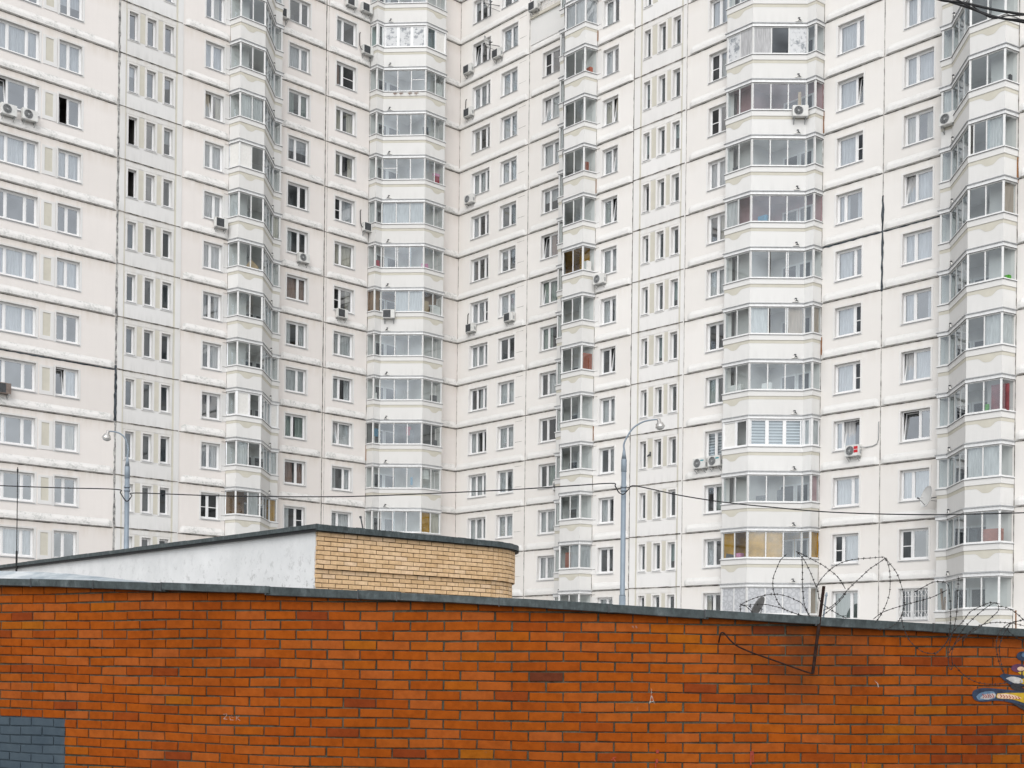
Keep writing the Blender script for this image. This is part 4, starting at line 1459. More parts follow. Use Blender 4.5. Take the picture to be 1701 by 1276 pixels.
def brick(mb, P, s0, s1, zb0, zb1, zt0, zt1, d, dep=0.05, j=0.0024, ch=0.004, m=0):
    """one brick with chamfered face; zb0/zb1 bottom at both ends, zt0/zt1 top"""
    jj = lambda: rnd.uniform(-j, j)
    o = [(s0 + jj(), zb0 + jj()), (s1 + jj(), zb1 + jj()), (s1 + jj(), zt1 + jj()), (s0 + jj(), zt0 + jj())]
    i = [(o[0][0] + ch, o[0][1] + ch), (o[1][0] - ch, o[1][1] + ch), (o[2][0] - ch, o[2][1] - ch), (o[3][0] + ch, o[3][1] - ch)]
    tilt = rnd.uniform(-0.0015, 0.0015)
    k = len(mb.v)
    mb.v += [P(s, d - dep, z) for s, z in o] + [P(s, d - ch * 0.8, z) for s, z in o] + [P(s, d + (tilt if q in (0, 3) else -tilt), z) for q, (s, z) in enumerate(i)]
    for a in range(4):
        b = (a + 1) % 4
        mb.f += [(k + a, k + b, k + 4 + b, k + 4 + a), (k + 4 + a, k + 4 + b, k + 8 + b, k + 8 + a)]
    mb.f.append((k + 8, k + 9, k + 10, k + 11))
    mb.m += [m] * 9


# plan of the curved red wall: (X, Y), measured along it from X = 0
plan = [(-11.5, 17.3), (-8.6, 14.15), (-6.4, 12.35), (-4.43, 10.97), (-2.0, 9.90), (0.0, 9.61), (1.93, 9.61), (4.0, 9.93), (6.2, 10.6), (8.6, 11.7)]
dense = []
for k in range(len(plan) - 1):
    p0, p1, p2, p3 = [Vector((*plan[i], 0)) for i in (max(k - 1, 0), k, k + 1, min(k + 2, len(plan) - 1))]
    for q in range(40):
        t = q / 40
        dense.append(0.5 * ((2 * p1) + (p2 - p0) * t + (2 * p0 - 5 * p1 + 4 * p2 - p3) * t * t + (3 * p1 - p0 - 3 * p2 + p3) * t ** 3))
dense.append(Vector((*plan[-1], 0)))
arc = [0.0]
for a, b in zip(dense, dense[1:]):
    arc.append(arc[-1] + (b - a).length)
i0 = min(range(len(dense)), key=lambda i: abs(dense[i].x))
arc = [a - arc[i0] + dense[i0].x for a in arc]


def wall_at(s):
    lo, hi = 0, len(arc) - 1
    while hi - lo > 1:
        mid = (lo + hi) // 2
        if arc[mid] <= s:
            lo = mid
        else:
            hi = mid
    f = (s - arc[lo]) / (arc[hi] - arc[lo])
    p = dense[lo].lerp(dense[hi], f)
    t = (dense[hi] - dense[lo]).normalized()
    return p, t, Vector((t.y, -t.x, 0))


def P_wall(s, d, z):
    p, t, n = wall_at(s)
    return (p.x + n.x * d, p.y + n.y * d, z)


def cap_top(s):
    p, _, _ = wall_at(s)
    pts = [(-12, 1.02), (-4.43, 0.668), (-2.0, 0.566), (0, 0.477), (1.93, 0.381), (4.0, 0.297), (9, 0.10)]
    for (a, b), (c, d) in zip(pts, pts[1:]):
        if p.x <= c:
            return CAMZ + b + (d - b) * (p.x - a) / (c - a)
    return CAMZ + 0.1


red = empty('brick_wall', (0, 9.61, 0))
tag(red, 'curved orange-red brick wall with a grey metal coping running across the foreground', 'brick wall')
PAINT = (-3.735, CAMZ - 0.515)
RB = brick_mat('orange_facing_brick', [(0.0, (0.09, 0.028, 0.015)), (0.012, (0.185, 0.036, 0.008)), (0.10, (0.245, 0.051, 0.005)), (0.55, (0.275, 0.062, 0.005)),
                                       (0.82, (0.295, 0.074, 0.014)), (0.97, (0.28, 0.068, 0.005)), (1.0, (0.28, 0.085, 0.006))], painted=PAINT)
RM = mortar_mat('grey_brown_mortar', (0.034, 0.033, 0.025), (0.085, 0.082, 0.062), PAINT)
mb = MB()
S0, S1 = arc[0] + 0.3, arc[-1] - 0.3
wob = lambda s, r: 0.0035 * sin(s * 2.3 + r * 0.35) + 0.0025 * sin(s * 5.1 + r)
row = -24
while row < 16:
    z = CAMZ + 0.008 + row * 0.075
    if z > 0.02:
        s = math.floor(S0 / 0.26) * 0.26 + (0.0 if row % 2 else 0.13)
        while s < S1:
            L = 0.25
            a, b = max(S0, s + 0.005), min(S1, s + 0.255)
            if b - a > 0.05:
                lim0, lim1 = cap_top(a) - 0.035, cap_top(b) - 0.035
                zb0, zb1 = z + wob(a, row), z + wob(b, row)
                zt0, zt1 = min(zb0 + 0.0645, lim0), min(zb1 + 0.0645, lim1)
                if zt1 - zb1 > 0.012:
                    brick(mb, P_wall, a, b - rnd.choice([0, 0, 0.002, 0.005]), zb0, zb1, zt0, zt1, rnd.uniform(-0.0025, 0.0025))
            s += 0.26
    row += 1
mb.build('facing_bricks', RB, red, normals=False)
mb = MB()
n = 160
for k in range(n):
    a, b = S0 + (S1 - S0) * k / n, S0 + (S1 - S0) * (k + 1) / n
    mb.poly([P_wall(a, -0.011, 0), P_wall(b, -0.011, 0), P_wall(b, -0.011, cap_top(b) - 0.03), P_wall(a, -0.011, cap_top(a) - 0.03)])
    mb.poly([P_wall(a, -0.38, 0), P_wall(b, -0.38, 0), P_wall(b, -0.38, cap_top(b) - 0.03), P_wall(a, -0.38, cap_top(a) - 0.03)])
mb.build('mortar_bed', RM, red, normals=False)


def zinc():
    t = NT('weathered_zinc_sheet')
    a = t.noise(7, 5, 0.7)
    c = t.ramp(a, [(0.3, (0.036, 0.047, 0.048)), (0.55, (0.064, 0.080, 0.083)), (0.75, (0.13, 0.152, 0.157))])
    v = t.noise(30, 5, 0.75, (1, 1, 0.35))
    c = t.mix(1.0, c, t.ramp(v, [(0.3, (0.6, 0.6, 0.6)), (0.7, (1.4, 1.4, 1.4))]), 'MULTIPLY')
    return t.bsdf(c, 0.62, v, 0.15, 0.004, metal=0.25, spec=0.4)


def zinc_light():
    t = NT('bright_galvanised_sheet')
    a = t.noise(2.2, 6, 0.7)
    c = t.ramp(a, [(0.35, (0.24, 0.29, 0.33)), (0.5, (0.42, 0.47, 0.50)), (0.62, (0.62, 0.65, 0.66))])
    return t.bsdf(c, 0.5, a, 0.1, 0.004, metal=0.2, spec=0.4)


ZN, ZL = zinc(), zinc_light()


def s_of_x(xp):
    """distance along the wall of a photo column"""
    best, bs = 1e9, 0
    for k in range(len(dense)):
        p = dense[k]
        d = abs(px((p.x, p.y, CAMZ + 0.4))[0] - xp)
        if p.y > 0 and d < best:
            best, bs = d, arc[k]
    return bs


cuts = [S0] + [s_of_x(x) for x in (62, 163, 282, 443, 594, 667, 833, 1010, 1163, 1345, 1545)] + [S1]
for k, (a, b) in enumerate(zip(cuts, cuts[1:])):
    mb = MB()
    lift = 0.003 if k % 2 else 0.0
    push = 0.07 + (0.004 if k % 2 else 0.0)
    nseg = max(3, int((b - a) / 0.18))
    rows = []
    for q in range(nseg + 1):
        s = a + (b + 0.03 - a) * q / nseg
        s = min(s, S1)
        zt = cap_top(s) + lift
        bz = rnd.uniform(-0.0015, 0.0015) + 0.0025 * sin(q * 0.8 + k) + (0.004 if k % 3 == 0 else -0.001)
        rows.append([P_wall(s, -0.40, zt - 0.03), P_wall(s, push, zt), P_wall(s, push + 0.006, zt - 0.004), P_wall(s, push + 0.002 + bz, zt - 0.060 + bz), P_wall(s, push - 0.012, zt - 0.066 + bz), P_wall(s, 0.004, zt - 0.058)])
    for r0, r1 in zip(rows, rows[1:]):
        for i in range(5):
            mb.poly([r0[i], r1[i], r1[i + 1], r0[i + 1]], 0)
    mb.poly(rows[0])
    mb.poly(rows[-1])
    if k:
        P2 = lambda x, y, z: P_wall(a + x, y, z)
        zt = cap_top(a)
        mb.hexa([P2(-0.004, push - 0.01, zt - 0.066), P2(0.004, push - 0.01, zt - 0.066), P2(0.004, push + 0.0095, zt - 0.066), P2(-0.004, push + 0.0095, zt - 0.066)],
                [P2(-0.004, push - 0.01, zt + 0.004), P2(0.004, push - 0.01, zt + 0.004), P2(0.004, push + 0.0095, zt + 0.004), P2(-0.004, push + 0.0095, zt + 0.004)], 1)
    mb.build('coping_sheet', [ZN, M['darkgrey']], red, normals=False)
# bright sheet of the roof rising behind the coping at the left
mb = MB()
rows = []
for x, y in ((-260, 922), (-60, 944), (0, 948.5), (60, 950), (115, 953), (165, 958), (205, 962.5), (243, 966.5)):
    s = s_of_x(x)
    p, t, nn = wall_at(s)
    lo = Vector(P_wall(s, -0.39, cap_top(s) - 0.03))
    hi = at(x, y, p.y + 1.1)
    hi2 = hi + Vector((0, 0.01, -0.02))
    rows.append((lo, hi, hi2 + Vector((0.0, 1.2, -0.6))))
for r0, r1 in zip(rows, rows[1:]):
    mb.poly([r0[0], r1[0], r1[1], r0[1]])
    mb.poly([r0[1], r1[1], r1[2], r0[2]])
mb.build('roof_sheet', ZL, red, normals=False)


# marks painted on the bricks -------------------------------------------------
def wall_pt(x, y, d=0.004):
    s = s_of_x(x)
    for _ in range(3):
        p, t, n = wall_at(s)
        q = at(x, y, p.y)
        s += (q - Vector((p.x, p.y, q.z))).dot(t)
    p, t, n = wall_at(s)
    q = at(x, y, p.y - d * 1.0)
    return Vector(P_wall(s, d, q.z))


def paint_mat(name, c, c2, faint=False):
    t = NT(name)
    nz = t.noise(18, 5, 0.7)
    b = t.n('ShaderNodeBsdfPrincipled')
    t.l(t.ramp(nz, [(0.35, c), (0.65, c2)]), b.inputs['Base Color'])
    b.inputs['Roughness'].default_value = 0.8
    tr = t.n('ShaderNodeBsdfTransparent')
    mx = t.n('ShaderNodeMixShader')
    t.l(t.ramp(t.noise(31, 6, 0.8), [(0.30, (0.35,) * 3), (0.44, (1.0,) * 3)] if not faint else [(0.40, (0.05,) * 3), (0.62, (0.62,) * 3)]), mx.inputs[0])
    t.l(tr.outputs[0], mx.inputs[1])
    t.l(b.outputs[0], mx.inputs[2])
    t.l(mx.outputs[0], t.out.inputs['Surface'])
    return t.m


G = [paint_mat('navy_spray_paint', (0.007, 0.013, 0.035), (0.022, 0.042, 0.085)), paint_mat('white_spray_paint', (0.26, 0.26, 0.27), (0.50, 0.48, 0.46)),
     paint_mat('yellow_spray_paint', (0.34, 0.21, 0.008), (0.52, 0.34, 0.015)), paint_mat('black_spray_paint', (0.008, 0.008, 0.012), (0.02, 0.02, 0.025)),
     paint_mat('light_blue_spray_paint', (0.05, 0.10, 0.17), (0.14, 0.22, 0.30)), paint_mat('red_spray_paint', (0.20, 0.02, 0.012), (0.36, 0.05, 0.02)),
     paint_mat('pale_orange_spray_paint', (0.55, 0.36, 0.24), (0.68, 0.52, 0.38)), paint_mat('purple_spray_paint', (0.05, 0.018, 0.05), (0.12, 0.03, 0.07)), paint_mat('faint_chalk', (0.45, 0.40, 0.37), (0.60, 0.55, 0.50), True)]
gm = MB()


def blob(pts, m, d, n=3):
    pts = smooth_px([(x, y, 0) for x, y in pts + pts[:1]], n)[:-1]
    c = Vector((sum(p[0] for p in pts) / len(pts), sum(p[1] for p in pts) / len(pts), 0))
    for a, b in zip(pts, pts[1:] + pts[:1]):
        gm.poly([wall_pt(c.x, c.y, d), wall_pt(a.x, a.y, d), wall_pt(b.x, b.y, d)], m)


def ell(cx, cy, rx, ry, m, d, rot=0.0):
    blob([(cx + rx * cos(q) * cos(rot) - ry * sin(q) * sin(rot), cy + rx * cos(q) * sin(rot) + ry * sin(q) * cos(rot)) for q in [k * pi / 6 for k in range(12)]], m, d, 2)


def stroke(pts, wd, m, d):
    pts = [Vector((*p, 0)) for p in pts]
    for a, b in zip(pts, pts[1:]):
        t = (b - a).normalized()
        n = Vector((-t.y, t.x, 0)) * wd / 2
        a2, b2 = a - t * wd * 0.3, b + t * wd * 0.3
        gm.poly([wall_pt(*(q.x, q.y), d) for q in (a2 + n, b2 + n, b2 - n, a2 - n)], m)


# big curled letter end at the right edge
blob([(1614, 1155), (1617, 1147), (1632, 1143), (1655, 1144), (1685, 1147), (1715, 1149), (1730, 1160), (1730, 1190), (1705, 1180), (1680, 1168), (1655, 1164), (1632, 1166), (1619, 1163)], 0, 0.005)
blob([(1621, 1157), (1630, 1150), (1650, 1149), (1652, 1160), (1636, 1163), (1625, 1163)], 4, 0.0062)
blob([(1627, 1160), (1634, 1154), (1651, 1152), (1652, 1158), (1640, 1162)], 1, 0.0074)
blob([(1656, 1152), (1680, 1151), (1715, 1152), (1730, 1160), (1730, 1176), (1706, 1170), (1682, 1162), (1656, 1160)], 2, 0.0062)
blob([(1657, 1153), (1670, 1152.5), (1684, 1155), (1696, 1160), (1680, 1161), (1657, 1159.5)], 6, 0.0074)
blob([(1677, 1166), (1700, 1172), (1730, 1186), (1730, 1196), (1700, 1180)], 3, 0.0074)
for k in range(5):
    stroke([(1631 + k * 4, 1153 + (k % 2)), (1634 + k * 4, 1157), (1632 + k * 4, 1159.5)], 1.3, 5, 0.0086)
for k in range(7):
    stroke([(1660 + k * 5, 1153.5 + k * 0.7), (1663 + k * 5, 1157 + k * 0.6), (1661 + k * 5, 1159 + k * 0.5)], 1.1, 5, 0.0086)
blob([(1660, 1123), (1666, 1119), (1680, 1121), (1700, 1122), (1730, 1122), (1730, 1140), (1700, 1139), (1686, 1141), (1672, 1134)], 0, 0.005)
blob([(1670, 1127), (1680, 1124), (1695, 1127), (1698, 1134), (1684, 1135)], 1, 0.0064)
blob([(1694, 1128), (1730, 1126), (1730, 1139), (1697, 1136)], 2, 0.0064)
blob([(1680, 1135), (1692, 1136), (1700, 1144), (1712, 1148), (1690, 1148), (1678, 1142)], 3, 0.0064)
ell(1692, 1110, 13, 7, 7, 0.005)
ell(1695, 1111, 6, 3.5, 6, 0.0064)
ell(1699, 1090, 11, 8, 0, 0.005)
ell(1701, 1088, 5, 4, 4, 0.0064)
stroke([(1697, 1098), (1697, 1128)], 2.5, 3, 0.0052)
blob([(1690, 1117), (1700, 1115), (1730, 1114), (1730, 1122), (1700, 1122)], 2, 0.0052)
# chalk letters, a pale splash and red drips
ch = 8
for pts in ([(372, 1187), (377, 1186), (377, 1189), (372, 1194), (378, 1195)], [(386, 1188), (382, 1191), (383, 1196), (388, 1196)], [(385, 1191.5), (388, 1191.5)],
            [(393, 1189), (393, 1197)], [(399, 1189), (394, 1193), (399, 1197)]):
    stroke(pts, 0.9, ch, 0.0045)
for pts in ([(1079, 1169), (1081.5, 1157), (1083, 1157), (1087, 1169)], [(1080.5, 1166), (1085, 1165)], [(1082, 1145), (1082, 1156)]):
    stroke(pts, 1.6, ch, 0.0045)
for pts in ([(1015, 1263), (1019, 1260), (1022, 1265)], [(1018, 1259), (1023, 1258)]):
    stroke(pts, 1.4, 5, 0.0045)
for x, y0, y1, wd in ((1092, 1247, 1250, 5), (1091, 1262, 1266, 4), (1089, 1268, 1276, 1.6), (1247, 1252, 1271, 2.2), (1251, 1253, 1266, 1.6), (1249, 1250, 1253, 6), (1433, 1266, 1280, 2)):
    stroke([(x, y0), (x, y1)], wd, 5, 0.0045)
for pts in ([(1453, 1131), (1457, 1135), (1459, 1141)], [(1050, 1040), (1053, 1043)], [(1056, 1040), (1058, 1043)]):
    stroke(pts, 1.8, ch, 0.0045)
gm.build('graffiti', G, red, normals=False)

# ------------------------------------------------------------------ rods and barbed wire on the red wall
def spline3(pts, n=8):
    return [at(*p) for p in smooth_px(pts, n)]


def wy(x, d):
    p, t, n = wall_at(s_of_x(x))
    return p.y + n.y * d


mb = MB()
mb.tube([at(1368.5, 974, wy(1368, 0.06)), at(1350, 1119, wy(1350, 0.085))], 0.0125, 0, 10)
mb.tube(spline3([(1350, 1119, wy(1350, .085)), (1340, 1116.5, wy(1340, .08)), (1312, 1106.5, wy(1312, .06)), (1274, 1093, wy(1274, .055)), (1251, 1085, wy(1251, .06)),
                 (1226, 1074, wy(1226, .065)), (1213, 1063.5, wy(1213, .07)), (1204, 1053, wy(1204, .07)), (1199, 1051, wy(1199, .07)), (1196.5, 1055, wy(1197, .06)), (1194, 1067, wy(1194, .01))], 6), 0.006, 0, 8)
o = mb.build('iron_rod', M['rust'], None, origin=at(1350, 1119, wy(1350, .085)))
tag(o, 'leaning rusty iron rod with a bent hook wire fixed to the brick wall', 'iron rod')
mb = MB()
mb.tube([at(1373, 986, 10.0), at(1367, 1032, 10.0)], 0.007, 0, 8)
mb.tube([at(1373.4, 984, 10.0), at(1372.4, 990, 10.0)], [0.004, 0.013], 0, 8)
o = mb.build('iron_rod', M['steel'], None, origin=at(1367, 1028, 10.0))
tag(o, 'short thin grey rod standing behind the coping beside the leaning rusty rod', 'iron rod')
mb = MB()
mb.tube([at(1687.5, 1014, 10.15), at(1687.5, 1062, 10.15)], 0.006, 0, 8)
o = mb.build('iron_rod', M['orangerust'], None, origin=at(1687.5, 1056, 10.15))
tag(o, 'short orange rusty rod above the coping near the right edge', 'iron rod')

wires = [
    ('barbed wire loops round the leaning rusty rod on the coping', [
        ([(1308, 920), (1297, 930), (1290, 945), (1284.5, 960), (1284, 975), (1286, 985), (1292, 1000), (1300, 1010), (1312, 1016), (1335, 1023)], 9.50, 9.75),
        ([(1322.5, 916), (1335, 922), (1350, 930), (1365, 938), (1378, 947), (1390, 957), (1398, 967), (1404, 978)], 9.55, 9.85),
        ([(1322.5, 916), (1332, 925), (1340, 938), (1348, 955), (1353, 968), (1358, 980), (1361, 995), (1366, 1003), (1380, 1013), (1395, 1022), (1406, 1027)], 9.55, 9.62),
        ([(1332, 925), (1333, 945), (1333, 965), (1334, 985), (1336, 1003), (1341, 1015), (1346, 1024)], 9.60, 9.75),
        ([(1228, 1008), (1233, 1003), (1250, 995), (1270, 989), (1288, 987), (1305, 990), (1320, 996), (1333, 1004), (1345, 1026)], 9.7, 9.8),
        ([(1232, 1004), (1240, 1008), (1250, 1017)], 9.7, 9.7), ([(1230, 1007), (1230, 1017)], 9.7, 9.7),
        ([(1232, 1006), (1268, 1004), (1285, 1007), (1300, 1011), (1320, 1019), (1336, 1024)], 9.8, 9.75)]),
    ('barbed wire arches standing between the rusty rod and the window with a white grille', [
        ([(1357, 975), (1362, 965), (1370, 955), (1378, 947), (1388, 940), (1400, 934), (1415, 930), (1432, 928), (1447, 927), (1469.5, 926), (1460, 935), (1445, 945), (1432, 957), (1418, 970), (1408, 980), (1395, 995), (1382, 1007), (1368, 1014)], 9.6, 9.9),
        ([(1469.5, 926), (1475.6, 938), (1478.5, 958), (1477, 988), (1465.5, 1018), (1454, 1034)], 9.75, 9.6),
        ([(1469.5, 926), (1485.6, 946), (1493, 960), (1500.7, 986), (1502, 1006), (1498, 1023.7), (1500.7, 1041), (1510.7, 1063.8), (1528, 1080), (1540.8, 1085), (1556, 1084), (1571, 1069), (1577, 1053.8), (1579, 1018.7), (1576, 976), (1567, 967), (1551, 967), (1533, 976), (1518, 984)], 9.70, 9.50),
        ([(1450.5, 1028.7), (1465, 1018), (1483, 1011), (1503, 1005), (1526, 998.6), (1551, 991), (1573, 980)], 9.68, 9.60),
        ([(1458, 1046), (1475.6, 1043.8), (1493, 1031), (1501, 1011)], 9.6, 9.66),
        ([(1405, 985), (1398, 995), (1385, 1008), (1366, 1023)], 9.85, 9.7)]),
    ('dense tangle of barbed wire hanging over the brick wall left of the graffiti', [
        ([(1661, 1003.6), (1646, 1001), (1626, 1008.7), (1611, 1017.4), (1598.5, 1033.7), (1586, 1046), (1578.4, 1063.8), (1575.4, 1086), (1576, 1106), (1579.7, 1112.7), (1582, 1104), (1581, 1086), (1586, 1069), (1601, 1043.8), (1621, 1023.7), (1641, 1007.4), (1655, 1002), (1658.6, 1013.7), (1643.6, 1028.7), (1621, 1046), (1598.5, 1058.8), (1583.4, 1073.9), (1577, 1084)], 9.66, 9.52),
        ([(1592, 958), (1591, 990), (1589, 1020), (1584, 1045), (1577, 1060), (1566, 1075), (1553, 1088)], 9.62, 9.54),
        ([(1584.7, 1104), (1601, 1121.5), (1621, 1132.8), (1641, 1136.5), (1661, 1136), (1676, 1133)], 9.52, 9.70),
        ([(1598, 1066), (1618, 1044), (1638.6, 1036), (1661, 1034), (1690, 1037), (1720, 1046)], 9.62, 9.9)]),
    ('barbed wire coil in front of the brick wall at the right edge', [
        ([(1720, 1026), (1699, 1030), (1678.7, 1035), (1666, 1043.8), (1657.4, 1056), (1655, 1076), (1660, 1101.5), (1667.4, 1119)], 9.85, 9.72),
        ([(1699, 1030), (1680, 1036), (1670, 1048.8), (1663, 1064), (1660, 1081), (1664, 1106), (1669, 1120)], 9.85, 9.74),
        ([(1659, 1007), (1676, 1011), (1691, 1021), (1702, 1032), (1720, 1050)], 9.75, 9.9),
        ([(1678, 1036), (1674, 1046), (1684, 1056), (1700, 1066)], 9.80, 9.86)]),
]
for label, lines in wires:
    strand, barbs = MB(), MB()
    org = None
    for pts, ya, yb in lines:
        n = len(pts)
        p3 = [(x, y, ya + (yb - ya) * k / (n - 1) - 0.05) for k, (x, y) in enumerate(pts)]
        sp = spline3(p3, 7)
        org = org or sp[-1]
        for ph in (0, pi):          # two twisted strands
            tw = []
            L = 0
            for k, p in enumerate(sp):
                if k:
                    L += (p - sp[k - 1]).length
                q = L * 110 + ph
                tw.append(p + Vector((cos(q) * 0.0015, sin(q) * 0.0015, sin(q) * 0.0012)))
            strand.tube(tw, 0.0019, 0, 5)
        L = 0.02
        for a, b in zip(sp, sp[1:]):
            d = (b - a).length
            L += d
            if L > 0.046:
                L = rnd.uniform(0, 0.008)
                t = (b - a).normalized()
                for k in range(2):
                    r = Vector((rnd.uniform(-1, 1), rnd.uniform(-1, 1), rnd.uniform(-1, 1)))
                    r = (r - t * r.dot(t)).normalized()
                    c = a + t * (0.004 * k)
                    barbs.tube([c - r * 0.0105 + t * 0.002, c + r * 0.0105], 0.0016, 0, 4)
                barbs.tube([a - t * 0.004, a + t * 0.008], 0.0038, 0, 5)
    root = empty('barbed_wire', org)
    tag(root, label, 'barbed wire', 'barbed wire along the coping')
    strand.build('strand', M['wire'], root)
    barbs.build('barbs', M['wire'], root)['kind'] = 'stuff'

# ------------------------------------------------------------------ low building with yellow brick end
ZTOP = CAMZ + 2.165
C0 = Vector((-3.195, 20.5, 0))
dB = Vector((0.745, 0.667, 0))              # along the yellow brick side
nB = Vector((0.667, -0.745, 0))
dWt = Vector((-0.672, 0.740, 0))            # along the white side
nW = Vector((-0.740, -0.672, 0))
LB, RAD = 3.60, 1.5
ctr = C0 + dB * LB - nB * RAD
low = empty('service_building', (C0.x, C0.y, 0))
tag(low, 'low building with a yellow brick rounded end, white plaster side and dark metal eaves', 'building')


def P_low(s, d, z):
    if s <= LB:
        p, n = C0 + dB * s, nB
    else:
        q = (s - LB) / RAD
        n = nB * cos(q) + dB * sin(q)
        p = ctr + n * RAD
    return (p.x + n.x * d, p.y + n.y * d, z)


YB = brick_mat('yellow_facing_brick', [(0.0, (0.60, 0.41, 0.23)), (0.12, (0.67, 0.465, 0.27)), (0.5, (0.70, 0.495, 0.295)), (0.85, (0.72, 0.52, 0.325)), (1.0, (0.74, 0.55, 0.37))])
YM = mortar_mat('dark_brown_mortar', (0.06, 0.038, 0.02), (0.11, 0.075, 0.045))
ZLED = ZTOP - 0.09 - 0.6
mb = MB()
SE = LB + RAD * 2.4
for r in range(0, 52):
    z = ZTOP - 0.09 - (r + 1) * 0.075
    if z < 0:
        break
    d0 = 0.05 if r < 8 else 0.0
    s = -0.13 if r % 2 else 0.0
    while s < SE:
        L = 0.26 if s < LB - 0.05 else 0.13
        a, b = max(s + 0.006, 0.0), s + L - 0.007
        if b - a > 0.03:
            brick(mb, P_low, a, b, z, z, z + 0.0635, z + 0.0635, d0 + rnd.uniform(-0.002, 0.002), 0.06)
        s += L
mb.build('facing_bricks', YB, low, normals=False)
mb = MB()
n = 50
for k in range(n):
    a, b = SE * k / n, SE * (k + 1) / n
    mb.poly([P_low(a, 0.038, ZLED), P_low(b, 0.038, ZLED), P_low(b, 0.038, ZTOP), P_low(a, 0.038, ZTOP)])
    mb.poly([P_low(a, -0.009, 0), P_low(b, -0.009, 0), P_low(b, -0.009, ZLED), P_low(a, -0.009, ZLED)])
    mb.poly([P_low(a, -0.009, ZLED), P_low(b, -0.009, ZLED), P_low(b, 0.038, ZLED), P_low(a, 0.038, ZLED)])
mb.build('mortar_bed', YM, low, normals=False)


def whitewall():
    t = NT('peeling_white_plaster')
    a = t.noise(0.9, 5, 0.65)
    c = t.ramp(a, [(0.3, (0.60, 0.61, 0.61)), (0.7, (0.76, 0.765, 0.765))])
    g = t.n('ShaderNodeNewGeometry')
    s = t.n('ShaderNodeSeparateXYZ')
    t.l(g.outputs['Position'], s.inputs[0])
    low_ = t.math('SUBTRACT', 4.0, s.outputs[2])
    b = t.noise(5.5, 8, 0.8)
    k = t.math('MULTIPLY', t.ramp(b, [(0.545, (0, 0, 0)), (0.60, (1, 1, 1))]), t.math('POWER', t.math('MULTIPLY', low_, 0.62, clamp=True), 1.6))
    c = t.mix(k, c, (0.20, 0.20, 0.19))
    f = t.noise(0.5, 6, 0.7, (4, 4, 0.4))
    c = t.mix(t.ramp(f, [(0.55, (0, 0, 0)), (0.8, (0.35, 0.35, 0.35))]), c, (0.52, 0.53, 0.53))
    return t.bsdf(c, 0.95, b, 0.4, 0.01, spec=0.1)


WL = 15.0
mb = MB()
ed = []
for k in range(25):        # ragged plaster edge over the corner bricks
    z = ZTOP * k / 24
    ed.append((rnd.uniform(-0.01, 0.03), z))
wa = lambda s, d, z: (C0.x + dWt.x * s + nW.x * d, C0.y + dWt.y * s + nW.y * d, z)
for (a, z0), (b, z1) in zip(ed, ed[1:]):
    mb.poly([wa(a, 0.012, z0), wa(WL, 0.012, z0), wa(WL, 0.012, z1), wa(b, 0.012, z1)])
    mb.poly([wa(a, 0.012, z0), wa(b, 0.012, z1), wa(b, -0.01, z1), wa(a, -0.01, z0)])
mb.build('plaster_wall', whitewall(), low, normals=False)
# roof slab and its metal eaves
mb = MB()
outl = [wa(WL, 0.10, 0), wa(-0.12, 0.10, 0)] + [P_low(-0.02 + (SE + 0.02) * k / 40, 0.12, 0) for k in range(41)]
far = [Vector(P_low(SE, -0.5, 0)) + dWt * 8, Vector(wa(WL, -4, 0))]
ring = [Vector(p) for p in outl] + far
ring[1] = Vector(wa(-0.10, 0.09, 0)) + nB * 0.03
mb.poly([(p.x, p.y, ZTOP + 0.012) for p in ring])
mb.poly([(p.x, p.y, ZTOP - 0.10) for p in ring])
mb.build('roof', plain('grey_bitumen_roof', (0.09, 0.095, 0.095), 0.9, var=0.2, scale=4), low, normals=False)
mb = MB()
pts = [Vector(p) for p in outl]
pts[1] = ring[1]


def fascia(a, b, n, zt, h, m):
    for k in range(n):
        p, q = a.lerp(b, k / n), a.lerp(b, (k + 1) / n)
        w1, w2 = rnd.uniform(-.004, .004), rnd.uniform(-.004, .004)
        mb.poly([(p.x, p.y, zt + w1), (q.x, q.y, zt + w1), (q.x, q.y, zt - h), (p.x, p.y, zt - h)], m)


fascia(pts[0], pts[1], 14, ZTOP + 0.015, 0.075, 0)
off = [p - nW * 0.02 for p in pts[:2]]
fascia(off[0], off[1], 1, ZTOP - 0.05, 0.05, 1)
for a, b in zip(pts[1:], pts[2:]):
    fascia(a, b, 1, ZTOP + 0.015, 0.10, 0)
mb.build('eaves_flashing', [ZN, M['black']], low, normals=False)

mb = MB()
pa = at(27.5, 938, 29.6)
mb.tube([(pa.x, pa.y, 0), (pa.x, pa.y, at(27.5, 916, 29.6).z), (pa.x, pa.y, at(27.5, 915, 29.6).z), (pa.x, pa.y, at(27.5, 776, 29.6).z)], [0.024, 0.024, 0.012, 0.009], 0, 8)
mb.tube([(pa.x, pa.y, at(27.5, 784, 29.6).z), (pa.x, pa.y, at(27.5, 779, 29.6).z)], 0.02, 0, 8)
o = mb.build('rod_antenna', M['black'], None, origin=(pa.x, pa.y, 0))
tag(o, 'thin black rod antenna rising above the white plaster building at the left', 'antenna')
mb = MB()
mb.tube([at(604, 884, 22.5), at(599, 859, 22.5)], 0.012, 0, 8)
mb.tube([at(599.3, 861, 22.5), at(598.6, 857.5, 22.5)], 0.022, 0, 8)
o = mb.build('roof_rod', M['darkgrey'], None, origin=at(604, 884, 22.5))
tag(o, 'short dark rod leaning on the roof above the yellow brick wall', 'rod')

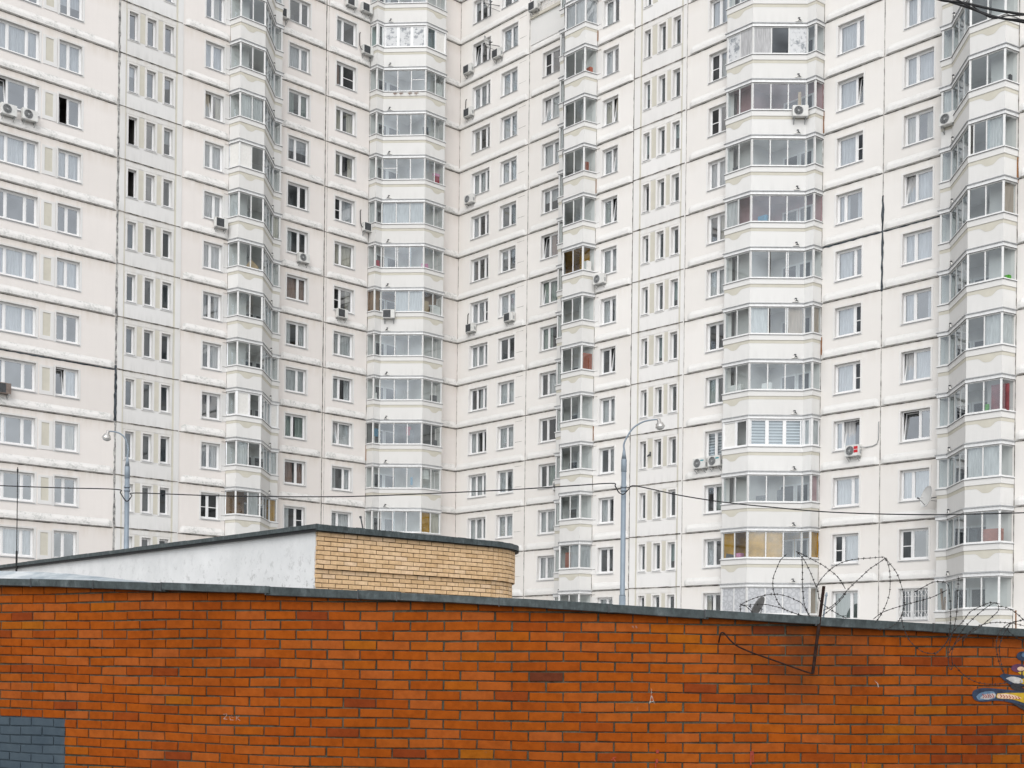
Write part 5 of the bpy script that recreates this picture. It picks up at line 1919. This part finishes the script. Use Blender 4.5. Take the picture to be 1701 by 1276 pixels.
# rust streaks where the balconies meet the wall
for w, v, u, za, zb_ in (('L', 0, -17.03, zl(7) - 0.2, zl(7) + 0.75), ('L', 0, -17.03, zl(4) + 0.1, zl(4) + 0.9), ('R', S_, 14.13, zl(7) + 0.3, zl(7) + 1.1), ('R', S_, 14.13, zl(4) + 0.1, zl(4) + 1.1),
                         ('R', S_, 14.13, zl(-1) + 0.1, zl(-1) + 1.1), ('R', WR, 27.69, zl(4) + 0.1, zl(4) + 1.2), ('R', WR, 27.69, zl(0) + 0.2, zl(0) + 1.1), ('R', WR + S_, 38.56, zl(2) - 0.2, zl(2) + 0.9),
                         ('L', -S_, -5.98, zl(-1) + 0.2, zl(-1) + 1.2)):
    mb = MB()
    ribbon(mb, W(w), v + 0.02, [(u, za), (u, zb_)], 0.09, horiz=False)
    mb.build('rust_streak', M['orangerust'], block, normals=False)
# ------------------------------------------------------------------ ground
def ground_mat():
    t = NT('pale_bounce_ground')
    a = t.noise(0.3, 6, 0.6)
    c = t.ramp(a, [(0.35, (0.21, 0.21, 0.207)), (0.7, (0.27, 0.266, 0.256))])  # unseen ground, its colour raised to bounce more light up the facade
    b = t.noise(60, 3, 0.7)
    return t.bsdf(c, 0.9, b, 0.4, 0.01)


mb = MB()
mb.poly([(-900, -900, 0), (900, -900, 0), (900, 900, 0), (-900, 900, 0)])
g = mb.build('ground', ground_mat())
g['kind'] = 'structure'

# ------------------------------------------------------------------ light
SUN = Vector((-0.08, -0.70, 0.69)).normalized()
sun_d = bpy.data.lights.new('sun', 'SUN')
sun_d.energy = 0.80
sun_d.angle = radians(30)
sun_d.color = (1.0, 0.97, 0.93)
sun = bpy.data.objects.new('sun', sun_d)
sun.rotation_euler = SUN.to_track_quat('Z', 'Y').to_euler()
col.objects.link(sun)
world = bpy.data.worlds.new('World')
scene.world = world
world.use_nodes = True
wn = world.node_tree
wn.nodes.clear()
sky = wn.nodes.new('ShaderNodeTexSky')
sky.sky_type = 'NISHITA'
sky.sun_disc = False
sky.sun_elevation = math.asin(SUN.z)
sky.sun_rotation = atan2(SUN.x, SUN.y)
sky.dust_density = 1.2
sky.air_density = 1.0
hsv = wn.nodes.new('ShaderNodeHueSaturation')
hsv.inputs['Saturation'].default_value = 0.12
hsv.inputs['Value'].default_value = 1.86
bg = wn.nodes.new('ShaderNodeBackground')
bg.inputs['Strength'].default_value = 0.14
wo = wn.nodes.new('ShaderNodeOutputWorld')
wn.links.new(sky.outputs[0], hsv.inputs['Color'])
wn.links.new(hsv.outputs[0], bg.inputs['Color'])
wn.links.new(bg.outputs[0], wo.inputs['Surface'])
